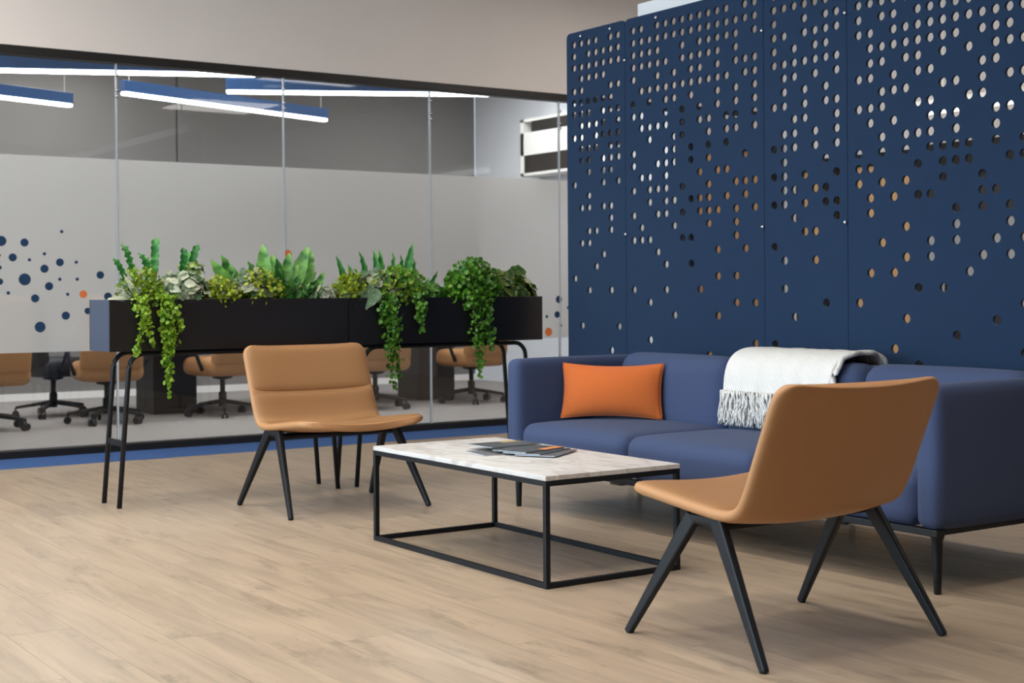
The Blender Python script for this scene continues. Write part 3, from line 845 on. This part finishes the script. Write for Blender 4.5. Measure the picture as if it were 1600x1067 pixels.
# ------------------------------------------------------------------ white throw over the sofa back
TY0, TY1 = 4.245, 4.915
throw = thing('throw_blanket', 'white knitted throw with fringe draped over the sofa back', 'blanket', (4.68, TY0, 0.74))
path = [(4.832, 0.44), (4.832, 0.58), (4.832, 0.69), (4.818, 0.742), (4.77, 0.768), (4.70, 0.774), (4.63, 0.770), (4.575, 0.752), (4.535, 0.715), (4.515, 0.665), (4.508, 0.615), (4.506, 0.59)]
pts, plen = spline(path, 44)
rt = random.Random(5)
bm = bmesh.new(); ny = 40; G = []
for j, p in enumerate(pts):
    row = []
    for i in range(ny + 1):
        v = i / ny; y = TY0 + (TY1 - TY0) * v
        f = j / len(pts)
        w = 0.004 * math.sin(v * 15 + f * 3) + 0.003 * math.sin(v * 37 + 1.7)
        edge = 0.02 * math.sin(f * 5) * (1 if i > ny * 0.5 else 0.4)
        row.append(bm.verts.new((p.y - w * 0.7 - 4.68, y - TY0 + edge * (2 * v - 1) * 0.4, p.z + abs(w) * 0.5 - 0.74)))
    G.append(row)
for j in range(len(G) - 1):
    for i in range(ny): bm.faces.new((G[j][i], G[j][i + 1], G[j + 1][i + 1], G[j + 1][i]))
bmesh.ops.recalc_face_normals(bm, faces=bm.faces)
cl = finish('throw_cloth', bm, 'knit', throw, smooth=True)
md = cl.modifiers.new('thick', 'SOLIDIFY'); md.thickness = 0.014; md.offset = 1
md = cl.modifiers.new('sub', 'SUBSURF'); md.levels = 1; md.render_levels = 1
bm = bmesh.new()
for k in range(300):
    y = TY0 + (TY1 - TY0) * (k + rt.random()) / 300 + rt.uniform(-.006, .006)
    x = 4.508 - rt.uniform(0, 0.026); z = 0.598; ps = []
    L = rt.uniform(0.13, 0.175); dy = rt.uniform(-0.02, 0.035); ph = rt.uniform(0, 6)
    for q in range(8):
        t = q / 7
        ps.append((x - 0.012 * t * rt.uniform(.2, 1) - 4.68 + 0.004 * math.sin(ph + t * 9), y - TY0 + dy * t + 0.005 * math.sin(ph * 2 + t * 11), max(z - L * t, 0.440) - 0.74))
    tube(bm, ps, 0.0046, 5, 0.0036)
tag(finish('fringe', bm, 'knit', throw, smooth=True, kind='stuff'), 'twisted white fringe strands')
bm = bmesh.new()
rim = [(p.y - 4.68, -0.004 + 0.006 * math.sin(i), p.z - 0.74 + 0.008) for i, p in enumerate(pts)]
tube(bm, rim, 0.012, 8)
finish('knitted_edge', bm, 'knit', throw, smooth=True)

# ------------------------------------------------------------------ coffee table
TX0, TX1, TYA, TYB, TZ = 2.950, 3.572, 4.137, 5.400, 0.400
tab = thing('coffee_table', 'rectangular coffee table with white marble top and open black frame', 'table', (TX0, TYA, 0))
lx, ly, q = TX1 - TX0, TYB - TYA, 0.0195
box_obj('table_top', 'marble', (0, lx, 0, ly, TZ - 0.018, TZ), tab, bevel=0.002)
for x in (0, lx - q):
    for y in (0, ly - q): box_obj('leg', 'steel', (x, x + q, y, y + q, 0, TZ - 0.018), tab, bevel=0.0012)
for z in (0, TZ - 0.018 - q):
    for x in (0, lx - q): box_obj('frame_rail', 'steel', (x, x + q, q, ly - q, z, z + q), tab, bevel=0.0012)
    for y in (0, ly - q): box_obj('frame_rail', 'steel', (q, lx - q, y, y + q, z, z + q), tab, bevel=0.0012)

# ------------------------------------------------------------------ brochures fanned on the table
def brochure(label, cx, cy, rz, z, cover, w=0.255, h=0.172, t=0.004, extra=None, bend=0.0):
    b = thing('brochure', label, 'brochure', (cx, cy, z), rz, 'brochures on the coffee table')
    for name, m, z0, z1 in (('pages', 'paper', 0.0004, t - 0.0006), ('cover', cover, t - 0.0006, t), ('back_cover', cover, 0, 0.0004)):
        bm = bmesh.new(); n = 10; e = 0.0015 if name == 'pages' else 0
        for i in range(n):
            xa, xb = -w / 2 + e + (w - 2 * e) * i / n, -w / 2 + e + (w - 2 * e) * (i + 1) / n
            za, zb = (bend * ((x_ / w + 0.5) ** 2) for x_ in (xa, xb))
            vs = []
            for (xx, zz) in ((xa, za), (xb, zb)):
                for yy in (-h / 2 + e, h / 2 - e):
                    for zq in (z0, z1): vs.append(bm.verts.new((xx, yy, zz + zq)))
            a = vs
            for f in ((0, 4, 6, 2), (1, 3, 7, 5), (0, 1, 5, 4), (2, 6, 7, 3)): bm.faces.new([a[k] for k in f])
            if i == 0: bm.faces.new([a[k] for k in (0, 2, 3, 1)])
            if i == n - 1: bm.faces.new([a[k] for k in (4, 5, 7, 6)])
        finish(name, bm, m, b)
    if extra:
        m, x0, x1, y0, y1 = extra
        box_obj('cover_print', m, (x0, x1, y0, y1, t, t + 0.0004), b)
    return b
brochure('pale-edged grey brochure lying lowest at the left of the fan', 3.255, 4.860, math.radians(-8), TZ + 0.0003, 'cover_grey')
brochure('dark grey brochure at the right end of the fan', 3.360, 4.705, math.radians(33), TZ + 0.0045, 'cover_grey')
brochure('black brochure second from the right of the fan', 3.345, 4.750, math.radians(25), TZ + 0.0088, 'cover_dark')
brochure('brochure with an orange edge stripe in the middle of the fan', 3.335, 4.795, math.radians(17), TZ + 0.0131, 'cover_dark', extra=('cover_orange', 0.0, 0.127, -0.086, -0.045))
brochure('charcoal brochure with ochre print on top of the fan', 3.337, 4.970, math.radians(2), TZ + 0.0175, 'cover_dark', extra=('cover_yellow', 0.02, 0.10, 0.03, 0.083))

# ------------------------------------------------------------------ planters
PZ0, PZ1 = 0.770, 1.025
def planter(label, x0, x1):
    yf, yb = 6.91, 7.215
    p = thing('planter', label, 'planter', ((x0 + x1) / 2, (yf + yb) / 2, 0))
    hx, hy = (x1 - x0) / 2, (yb - yf) / 2
    t = 0.012
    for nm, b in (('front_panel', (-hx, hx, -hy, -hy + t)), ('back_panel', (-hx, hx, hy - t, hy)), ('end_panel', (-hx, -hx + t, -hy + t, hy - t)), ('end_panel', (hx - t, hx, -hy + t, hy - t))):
        box_obj(nm, 'cool_lit_end' if nm == 'end_panel' else 'planter', (b[0], b[1], b[2], b[3], PZ0, PZ1), p, bevel=0.0015)
    box_obj('bottom_panel', 'planter', (-hx + t, hx - t, -hy + t, hy - t, PZ0, PZ0 + 0.02), p)
    box_obj('soil', 'soil', (-hx + t, hx - t, -hy + t, hy - t, PZ0 + 0.02, PZ1 - 0.035), p)
    for y in (-hy + 0.028, hy - 0.05):
        bm = bmesh.new(); R = 0.075; zt = PZ0 - 0.0145; xe = hx - 0.105
        pts = [(-xe - 0.0, y, zt)]
        left = []
        dirv = Vector((-0.052, 0, -(zt - R))).normalized()
        for s in (-1, 1):
            arc = []
            for k in range(9):
                a = math.pi / 2 * 1.0 * k / 8
                arc.append((s * (xe - R + R * math.sin(a)) , y, zt - R + R * math.cos(a)))
            arc.append((s * (xe + 0.052), y, 0.0))
            left.append(arc)
        full = list(reversed(left[0])) + left[1]
        tube(bm, full, 0.0125, 10)
        finish('leg_tube', bm, 'steel', p, smooth=True)
    for s in (-1, 1):
        bm = bmesh.new(); x = s * (xe + 0.052 * (1 - 0.315 / (PZ0 - 0.09)))
        box(bm, x - 0.008, x + 0.008, -hy + 0.028, hy - 0.05, 0.300, 0.330)
        finish('cross_bar', bm, 'steel', p)
    return p
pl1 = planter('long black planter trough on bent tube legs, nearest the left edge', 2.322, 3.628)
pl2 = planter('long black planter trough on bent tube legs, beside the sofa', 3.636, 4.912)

# ------------------------------------------------------------------ plants
def leaf_mesh(L, W, curve, n=10, tip=0.5, wav=0.0, wf=6, fold=0.25, curl=0.0, belly=0.45):
    """leaf along +Y from the origin, normal +Z; curve bends the tip down"""
    bm = bmesh.new(); rows = []; y = z = 0.0; a = 0.0
    for i in range(n + 1):
        t = i / n
        if belly > 0.85:      # stalked frond with blunt tip
            w = W * (0.18 + 0.82 * min(1.0, max(0.0, (t - 0.15) / 0.4)) ** 1.3) * (1 - max(0.0, (t - 0.88) / 0.12) ** 2 * 0.85)
        else:
            w = W * (math.sin(math.pi * min(1, (t ** belly))) ** tip if 0 < t < 1 else 0.04)
        rip = wav * W * math.sin(t * wf * 2 * math.pi)
        rows.append([bm.verts.new((sx * w * (1 + (0.25 * wav * math.cos(t * wf * 2 * math.pi * 1.0))), y, z + fold * abs(sx) * w + sx * 0 + rip * abs(sx))) for sx in (-1, -0.5, 0, 0.5, 1)])
        ang = curve * t + curl * max(0, t - 0.75) * 4
        y += math.cos(ang) * L / n; z -= math.sin(ang) * L / n
    for i in range(n):
        for k in range(4): bm.faces.new((rows[i][k], rows[i][k + 1], rows[i + 1][k + 1], rows[i + 1][k]))
    me = bpy.data.meshes.new('leaf'); bm.normal_update(); bm.to_mesh(me); bm.free()
    me.polygons.foreach_set('use_smooth', [True] * len(me.polygons))
    return me
LEAF = {
    'frond': [leaf_mesh(1, 0.066, c, 26, 0.22, 0.6, 10, 0.3, cu, 0.9) for c, cu in ((0.15, 0.9), (0.05, 1.3), (0.35, 0.6))],
    'strap': [leaf_mesh(1, 0.10, c, 16, 0.62, 0.22, 6, 0.35, 0.2, 0.75) for c in (0.1, 0.3, 0.5)],
    'round': [leaf_mesh(1, 0.36, c, 9, 0.7, 0.12, 3, 0.22, 0, 0.62) for c in (0.5, 0.9, 1.3)],
    'blade': [leaf_mesh(1, 0.06, c, 8, 0.6, 0.0, 1, 0.4, 0, 0.7) for c in (0.3, 0.8, 1.2)],
}
LEAFM = {}
def leaf_var(kind, m, i):
    k = (kind, m, i)
    if k not in LEAFM:
        me = LEAF[kind][i].copy(); me.materials.clear(); me.materials.append(M[m]); LEAFM[k] = me
    return LEAFM[k]
rp = random.Random(21)
def put_leaf(name, kind, m, parent, base, az, el, size, vi=None, roll=0.0, wide=1.0):
    me = leaf_var(kind, m, rp.randrange(3) if vi is None else vi)
    o = bpy.data.objects.new(name, me); COL.objects.link(o); o.parent = parent
    o.matrix_local = Matrix.Translation(base) @ Matrix.Rotation(az - math.pi / 2, 4, 'Z') @ Matrix.Rotation(el, 4, 'X') @ Matrix.Rotation(roll, 4, 'Y') @ Matrix.Diagonal((size * wide, size, size, 1))
    return o
PY = 7.04
def plant(name, label, cat, px, y=PY, z=PZ1 - 0.035):
    b = at_y(px, 480, y)
    return thing(name, label, cat, (b.x, y, z))
def aim(pl, base, px, py, dy=0.0):
    """direction and length from a base point of the plant to the point seen at pixel px, py"""
    p = at_y(px, py, pl.location.y + base[1] + dy) - pl.location
    d = p - Vector(base)
    return math.atan2(d.y, d.x), math.atan2(d.z, math.hypot(d.x, d.y)), d.length
def face_leaf(name, kind, m, pl, base, tip, wide=1.0, over=1.05, vi=None, turn=0.6):
    """leaf from base to tip whose face turns roughly into the room"""
    base = Vector(base); y = (Vector(tip) - base); L = y.length; y.normalize()
    n = Vector((rp.uniform(-turn, turn) - 0.3, -1.0, rp.uniform(0.1, 0.8)))
    z = (n - y * n.dot(y)).normalized(); x = y.cross(z)
    me = leaf_var(kind, m, rp.randrange(3) if vi is None else vi)
    o = bpy.data.objects.new(name, me); COL.objects.link(o); o.parent = pl
    s = L * over
    o.matrix_local = Matrix.Translation(base) @ Matrix(((x.x * s * wide, y.x * s, z.x * s, 0), (x.y * s * wide, y.y * s, z.y * s, 0), (x.z * s * wide, y.z * s, z.z * s, 0), (0, 0, 0, 1)))
    return o
def tip_leaves(pl, nm, kind, m, tips, spread=0.05, over=1.08, lift=0.12, wide=1.0):
    for (px, py, dy) in tips:
        tip = at_y(px, py, pl.location.y + dy) - pl.location
        base = (tip.x * rp.uniform(0.45, 0.75) if abs(tip.x) > 0.06 else tip.x + rp.uniform(-.03, .03), dy * 0.4 + rp.uniform(-0.02, 0.02), 0.0)
        face_leaf(nm, kind, m, pl, base, tip, wide, over)
def bush(pl, nm, kind, m, n, rx, ry, rz, size, zc=0.0, cx=0.0, cy=0.0, wide=1.0):
    """leaves spread over a low dome, tips outward and faces turned out of it"""
    for k in range(n):
        a = rp.uniform(math.pi * 0.92, math.pi * 2.08) if k % 4 else rp.uniform(0, math.pi)
        e = math.asin(rp.uniform(0.02, 0.98))
        out = Vector((math.cos(e) * math.cos(a), math.cos(e) * math.sin(a), math.sin(e)))
        r = rp.uniform(0.7, 1.0)
        p = Vector((cx + rx * out.x * r, cy + ry * out.y * r, zc + rz * out.z * r))
        tg = Vector((rp.uniform(-1, 1), rp.uniform(-0.5, 0.2), rp.uniform(-0.9, 0.7)))
        tg = (tg - out * tg.dot(out) * 0.8).normalized()
        y = (tg + out * 0.35).normalized(); z = (out + Vector((0, -0.4, 0.2)) - y * (out + Vector((0, -0.4, 0.2))).dot(y)).normalized(); x = y.cross(z)
        s = size * rp.uniform(0.75, 1.2)
        o = bpy.data.objects.new(nm, leaf_var(kind, m, rp.randrange(3))); COL.objects.link(o); o.parent = pl
        p = p - y * (s * 0.45)
        o.matrix_local = Matrix.Translation(p) @ Matrix(((x.x * s * wide, y.x * s, z.x * s, 0), (x.y * s * wide, y.y * s, z.y * s, 0), (x.z * s * wide, y.z * s, z.z * s, 0), (0, 0, 0, 1)))
def small_leaves(bm, p, r, rng):
    n = Vector((rng.uniform(-1, 1), rng.uniform(-1.2, 0.4), rng.uniform(-0.3, 1.0))).normalized()
    t = n.orthogonal().normalized(); b = n.cross(t)
    ph = rng.uniform(0, 6.28)
    ring = [bm.verts.new(p + (t * math.cos(ph + k * math.pi / 3) + b * math.sin(ph + k * math.pi / 3) * 0.85) * r + n * (0.25 * r)) for k in range(6)]
    c = bm.verts.new(p)
    for k in range(6): bm.faces.new((c, ring[k], ring[(k + 1) % 6]))
def cloud(pl, m, n, c, rx, ry, rz, r, nm='foliage'):
    bm = bmesh.new()
    for k in range(n):
        while True:
            q = Vector((rp.uniform(-1, 1), rp.uniform(-1, 1), rp.uniform(-0.4, 1)))
            if 0.35 < q.length < 1: break
        small_leaves(bm, Vector((c[0] + q.x * rx, c[1] + q.y * ry, c[2] + q.z * rz)), r * rp.uniform(.7, 1.25), rp)
    o = finish(nm, bm, m, pl, smooth=True, kind='stuff')
    bm = bmesh.new()
    for k in range(9):
        a = rp.uniform(0, 6.28)
        tube(bm, [(c[0], c[1], 0), (c[0] + math.cos(a) * rx * .4, c[1] + math.sin(a) * ry * .4, c[2] + rz * .3), (c[0] + math.cos(a) * rx * .8, c[1] + math.sin(a) * ry * .8, c[2] + rz * .6)], 0.003, 5)
    finish('stems', bm, 'stem', pl)
    return o
def vine(label, strands, m, leaf=0.0125, dens=230):
    """strands: list of (px top, px bottom, py bottom, width in px)"""
    b = at_y(strands[0][0], 470, 6.98)
    pl = thing('trailing_vine', label, 'vine', (b.x, 6.98, PZ1 - 0.035), 0, 'vines hanging over the planter fronts')
    bmL = bmesh.new(); bmS = bmesh.new()
    for (xt, xb, yb, w) in strands:
        top = at_y(xt, 470, 6.885) - pl.location; bot = at_y(xb, yb, 6.885) - pl.location
        ps = [(top.x * 0.6, 0.03, 0.0), (top.x, -0.03, 0.045), (top.x, -0.085, 0.05), (top.x, -0.098, 0.0)]
        n = 8
        for k in range(1, n + 1):
            t = k / n
            ps.append((top.x + (bot.x - top.x) * t + 0.006 * math.sin(t * 8 + xt), -0.098 - 0.006 * math.sin(t * 5), (bot.z) * t))
        tube(bmS, ps, 0.0022, 5, 0.0012)
        Ln = abs(bot.z) + 0.13; hw = w * 0.0036 / 2
        for k in range(int(Ln * dens)):
            f = rp.random(); s = f * (len(ps) - 1); i = min(int(s), len(ps) - 2)
            p = Vector(ps[i]).lerp(Vector(ps[i + 1]), s - i)
            tp = 1.0 if f < 0.75 else 1.0 - 0.55 * (f - 0.75) / 0.25
            p += Vector((rp.gauss(0, hw * 0.5) * tp, -abs(rp.gauss(0, 0.012)) - 0.002, rp.uniform(-.008, .008)))
            small_leaves(bmL, p, leaf * rp.uniform(0.65, 1.2), rp)
    finish('foliage', bmL, m, pl, smooth=True, kind='stuff')
    finish('stem', bmS, 'stem', pl, smooth=True)
    return pl

# first clump, left end of the left trough
p = plant('fern', 'tall fern with curled bright green fronds at the left end of the planters', 'fern', 248)
tip_leaves(p, 'frond', 'frond', 'fern', [(182, 405, -.05), (203, 378, 0), (243, 368, 0), (224, 394, -.03), (231, 398, .04), (290, 384, 0), (296, 388, .05), (309, 378, .02)], 0.09, 1.0, 0.1, 0.8)
p = plant('goldleaf_shrub', 'chartreuse fine-leaved bush at the left end of the planters', 'bush', 215, 7.0)
cloud(p, 'chart', 620, (0.01, -0.02, 0.05), 0.13, 0.09, 0.15, 0.010)
cloud(p, 'vine', 260, (0.07, -0.03, 0.03), 0.09, 0.07, 0.09, 0.012, 'inner_foliage')
p = plant('silver_grass', 'silver narrow-leaved tuft spilling over the left planter corner', 'plant', 208, 6.97)
for px, py in ((174, 466), (178, 458), (182, 448), (190, 440), (196, 436), (206, 440), (216, 448), (222, 470), (200, 462), (188, 470), (212, 462), (230, 462)):
    tip = at_y(px, py, 6.90) - p.location
    face_leaf('leaf', 'blade', 'silver', p, (0.02 + rp.uniform(-.02, .02), -0.03, 0.02), tip, 1.5)
p = plant('silver_leaf_plant', 'silver-green crinkled foliage plant in the left planter beside the tall fern', 'plant', 286, 7.01)
bush(p, 'leaf', 'round', 'silver', 170, 0.17, 0.10, 0.15, 0.058, 0.03, 0.0, -0.02)
bush(p, 'leaf', 'round', 'dark', 26, 0.09, 0.07, 0.20, 0.075, 0.05, 0.07, 0.05)
p = plant('goldleaf_shrub', 'small yellow-green bush in the middle of the left planter', 'bush', 342, 7.0)
cloud(p, 'chart', 420, (0.0, -0.03, 0.04), 0.10, 0.08, 0.12, 0.011)
# second clump
p = plant('strap_fern', 'broad-leaved green fern right of the middle of the left planter', 'fern', 425)
tip_leaves(p, 'frond', 'strap', 'broad', [(334, 414, -.03), (350, 404, 0), (360, 422, -.06), (410, 386, .02), (398, 408, .05), (430, 396, .08), (452, 400, 0), (477, 386, 0), (487, 392, .04), (506, 428, -.05), (492, 426, .05), (380, 436, -.08), (418, 428, -.09), (445, 424, -.08), (468, 432, -.09), (496, 440, -.07), (405, 414, -.06), (438, 408, -.04), (464, 412, -.02), (366, 444, -.09), (430, 442, -.1), (455, 446, -.1), (482, 446, -.1)], 0.14, 1.05, 0.2, 1.35)
p = plant('silver_leaf_plant', 'pale silvery foliage plant among the broad fern leaves of the left planter', 'plant', 388, 7.0)
bush(p, 'leaf', 'round', 'silver', 60, 0.17, 0.09, 0.17, 0.065, 0.02)
bush(p, 'leaf', 'blade', 'silver', 24, 0.12, 0.08, 0.17, 0.10, 0.03)
cloud(p, 'chart', 420, (0.04, -0.02, 0.06), 0.16, 0.08, 0.14, 0.011)
p = plant('green_filler_bush', 'mid green leafy bush low under the broad fern in the left planter', 'bush', 440, 7.03)
cloud(p, 'vine2', 420, (0.0, -0.02, 0.03), 0.24, 0.09, 0.12, 0.014)
p = plant('grass_tuft', 'low grey-green tuft at the right end of the left planter', 'plant', 500, 7.02)
bush(p, 'leaf', 'blade', 'silver', 46, 0.11, 0.08, 0.10, 0.11, 0.02)
# third clump
p = plant('strap_fern', 'upright green fern in the planter behind the lounge chair corner', 'fern', 590)
tip_leaves(p, 'frond', 'strap', 'fern', [(530, 400, -.02), (545, 412, .04), (568, 392, .03), (588, 386, 0), (595, 390, .04), (618, 394, .02), (634, 398, 0), (645, 378, .02), (650, 402, .05), (686, 424, -.02), (672, 432, -.05), (558, 420, .03)], 0.08, 1.0, 0.12, 0.72)
p = plant('goldleaf_shrub', 'yellow-green fine-leaved bush at the left end of the right planter', 'bush', 543, 7.02)
cloud(p, 'chart', 560, (0.02, -0.02, 0.05), 0.12, 0.09, 0.14, 0.012)
p = plant('silver_leaf_plant', 'large silvery-leaved plant drooping over the front of the right planter', 'plant', 596, 6.99)
bush(p, 'leaf', 'round', 'silver', 130, 0.21, 0.09, 0.17, 0.07, 0.03)
for px, py in ((564, 480), (590, 472), (603, 462), (576, 464), (584, 455)):
    face_leaf('leaf', 'round', 'silver', p, (rp.uniform(-.10, -.02), -0.08, rp.uniform(0.06, 0.10)), at_y(px, py, 6.885) - p.location, 1.0, 1.05, 1)
cloud(p, 'vine2', 520, (0.09, -0.02, 0.06), 0.20, 0.09, 0.15, 0.014)
cloud(p, 'chart', 200, (0.05, -0.03, 0.07), 0.18, 0.09, 0.14, 0.012, 'gold_foliage')
p = plant('dark_leaf_plant', 'small dark green leafy plant in the middle of the right planter', 'plant', 668, 7.03)
bush(p, 'leaf', 'round', 'broad', 60, 0.13, 0.09, 0.12, 0.075, 0.01)
# fourth clump
p = plant('button_bush', 'bright green small-leaved bush near the right end of the planters', 'bush', 735, 7.0)
cloud(p, 'vine2', 900, (0.0, -0.02, 0.07), 0.19, 0.11, 0.19, 0.016)
cloud(p, 'vine', 380, (-0.02, -0.05, 0.06), 0.18, 0.10, 0.16, 0.015, 'outer_foliage')
p = plant('dark_leaf_plant', 'dark broad-leaved plant at the right end of the planters', 'plant', 782, 7.05)
bush(p, 'leaf', 'round', 'dark', 150, 0.25, 0.12, 0.21, 0.135, 0.0)
cloud(p, 'vine2', 300, (0.0, 0, 0.03), 0.21, 0.10, 0.15, 0.016)
# vines
vine('short bright vine hanging at the left end of the left planter', [(224, 213, 562, 13), (226, 236, 545, 9), (226, 222, 520, 10), (214, 210, 488, 12)], 'vine')
vine('longest bright vine hanging over the left planter', [(256, 263, 622, 14), (260, 254, 578, 15), (262, 266, 600, 13), (272, 281, 520, 11), (266, 270, 545, 12), (254, 256, 560, 13)], 'vine')
vine('long green vine hanging over the right planter above the lounge chair', [(608, 614, 612, 20), (604, 606, 575, 22), (616, 620, 596, 20), (598, 594, 505, 16), (612, 604, 545, 22)], 'vine2')
vine('short green vine in the middle of the right planter', [(656, 658, 522, 14), (660, 652, 505, 16), (652, 662, 490, 16)], 'vine2')
vine('long green vine at the right end of the planters', [(744, 750, 592, 18), (752, 744, 570, 22), (758, 768, 552, 18), (738, 742, 545, 22), (730, 728, 485, 16), (762, 758, 530, 20)], 'vine2')

# ------------------------------------------------------------------ meeting room: pendants, table, chairs
ZB = 2.72
def pendant(label, a, b):
    a, b = Vector((a[0], a[1], ZB)), Vector((b[0], b[1], ZB))
    c = (a + b) / 2; L = (b - a).length; rz = math.atan2(b.y - a.y, b.x - a.x)
    t = thing('pendant_light', label, 'pendant light', c, rz)
    bm = bmesh.new(); box(bm, -L / 2, L / 2, -0.035, 0.035, 0.028, 0.125); finish('housing', bm, 'lampblue', t, bevel=0.004)
    bm = bmesh.new(); box(bm, -L / 2 + 0.004, L / 2 - 0.004, -0.031, 0.031, 0.000, 0.028); finish('diffuser', bm, 'glow', t, bevel=0.010)
    for s in (-1, 1):
        bm = bmesh.new(); tube(bm, [(s * (L / 2 - 0.07), 0, 0.12), (s * (L / 2 - 0.07), 0, Z_CEIL - ZB)], 0.003, 6); finish('cable', bm, 'white', t)
def P2(px, py): q = at_z(px, py, ZB); return (q.x, q.y)
A1 = P2(402, 123); A0 = P2(0, 118); d = Vector(A0) - Vector(A1)
pendant('blue linear pendant light running off the left edge, nearest the glass', (Vector(A1) + d * 1.25), A1)
B1 = P2(113, 172); C0, C1 = P2(193, 152), P2(511, 192); dc = (Vector(C1) - Vector(C0))
pendant('blue linear pendant light at the far left, short end in view', Vector(B1) - dc, B1)
pendant('blue linear pendant light slanting down in the middle', C0, C1)
pendant('blue linear pendant light nearest the navy screen', P2(355, 149), P2(780, 151))

mt = thing('meeting_table', 'long grey meeting table on dark block bases behind the glass', 'table', (6.1, 12.4, 0))
box_obj('table_top', 'tabletop', (-2.2, 2.2, -0.62, 0.62, 0.70, 0.74), mt, bevel=0.004)
for x in (-1.42, 1.28): box_obj('table_base', 'darkwood', (x - 0.20, x + 0.20, -0.22, 0.22, 0.0, 0.70), mt, bevel=0.004)

def office_chair(label, x, y, rz, first=None, upholstery='leather_lit'):
    t = thing('office_chair', label, 'chair', (x, y, 0), rz, 'office chairs around the meeting table')
    bm = soft_box(0.26, 0.25, 0.075, 0.06, (0.0, 0.0, 0.01), 6); finish('seat', bm, upholstery, t, (0, 0, 0.43), smooth=True)
    bm = soft_box(0.25, 0.045, 0.30, 0.04, (0, 0.01, 0), 6); finish('backrest', bm, upholstery, t, (0, -0.25, 0.74), smooth=True, rot=(0.12, 0, 0))
    for s in (-1, 1):
        bm = bmesh.new(); tube(bm, [(s * 0.27, -0.10, 0.40), (s * 0.31, -0.08, 0.52), (s * 0.31, -0.05, 0.63), (s * 0.31, 0.17, 0.64)], 0.016, 8); finish('armrest', bm, 'plastic', t, smooth=True)
    bm = bmesh.new(); lathe(bm, [(0.034, 0.08), (0.034, 0.20), (0.022, 0.21), (0.022, 0.31), (0.085, 0.325), (0.085, 0.36)], 14); finish('column', bm, 'plastic', t, smooth=False)
    for k in range(5):
        a = 2 * math.pi * k / 5 + 0.4
        bm = bmesh.new(); c, s = math.cos(a), math.sin(a)
        prism(bm, (0.02 * c, 0.02 * s, 0.125), (0.31 * c, 0.31 * s, 0.085), 0.035, 0.05, 0.022, 0.03, Vector((0, 0, 1)))
        lg = finish('base_leg', bm, 'plastic', t, bevel=0.004)
        bm = bmesh.new(); ca = Vector((-s, c, 0)); pc = Vector((0.31 * c, 0.31 * s, 0.03))
        for w in (-0.018, 0.018): tube(bm, [pc + ca * (w - 0.009), pc + ca * (w + 0.009)], 0.03, 14)
        tube(bm, [pc, pc + Vector((0, 0, 0.055))], 0.009, 6)
        finish('caster', bm, 'plastic', lg)
    return t
labs = ['tan office chair at the far left edge behind the glass', 'tan office chair behind the glass beside the left planter end', 'tan office chair behind the glass left of the front lounge chair back',
        'tan office chair behind the glass just right of the lounge chair back', 'tan office chair behind the glass nearest the sofa arm']
for lab, (x, y, a) in zip(labs, ((2.92, 11.55, .1), (3.88, 11.62, -.15), (4.93, 11.72, .2), (6.32, 11.52, -.1), (7.42, 11.62, .1))):
    office_chair(lab, x, y, a)
office_chair('dark office chair at the left end of the meeting table', 3.72, 12.55, -1.3, None, 'plastic')

# wall unit on the pale side wall of the meeting room
q0, q1 = at_x(845, 190, 9.38), at_x(845, 277, 9.38)
ws = thing('wall_unit', 'white wall unit with black open compartments on the pale meeting room wall', 'shelf', (9.395, 12.5, q1.z))
hh = q0.z - q1.z; y0, y1 = 11.70 - 12.5, q0.y - 12.5
bm = bmesh.new()
for b in ((y0, y1, 0, 0.03), (y0, y1, hh * 0.36, hh * 0.76), (y0, y1, hh - 0.03, hh), (y1 - 0.06, y1, 0, hh), (y0, y0 + 0.06, 0, hh)): box(bm, -0.28, 0, b[0], b[1], b[2], b[3])
finish('carcass', bm, 'white', ws)
box_obj('lower_compartment', 'black', (-0.27, -0.01, y0 + 0.06, y1 - 0.06, 0.03, hh * 0.36), ws)
box_obj('upper_compartment', 'black', (-0.27, -0.01, y0 + 0.06, y1 - 0.20, hh * 0.76, hh - 0.03), ws)
# linear lamp in the corridor behind the screen
lp = thing('linear_lamp', 'white linear lamp glimpsed through the upper right screen holes', 'lamp', (8.0, 6.0, 2.265))
box_obj('housing', 'white', (-0.05, 0.05, -1.2, 0.75, 0.05, 0.09), lp)
box_obj('diffuser', 'soft_glow', (-0.045, 0.045, -1.2, 0.75, 0.0, 0.05), lp)
for y in (-1.0, 0.5):
    bm = bmesh.new(); tube(bm, [(0, y, 0.09), (0, y, Z_CEIL - 2.265)], 0.003, 6); finish('cable', bm, 'white', lp)
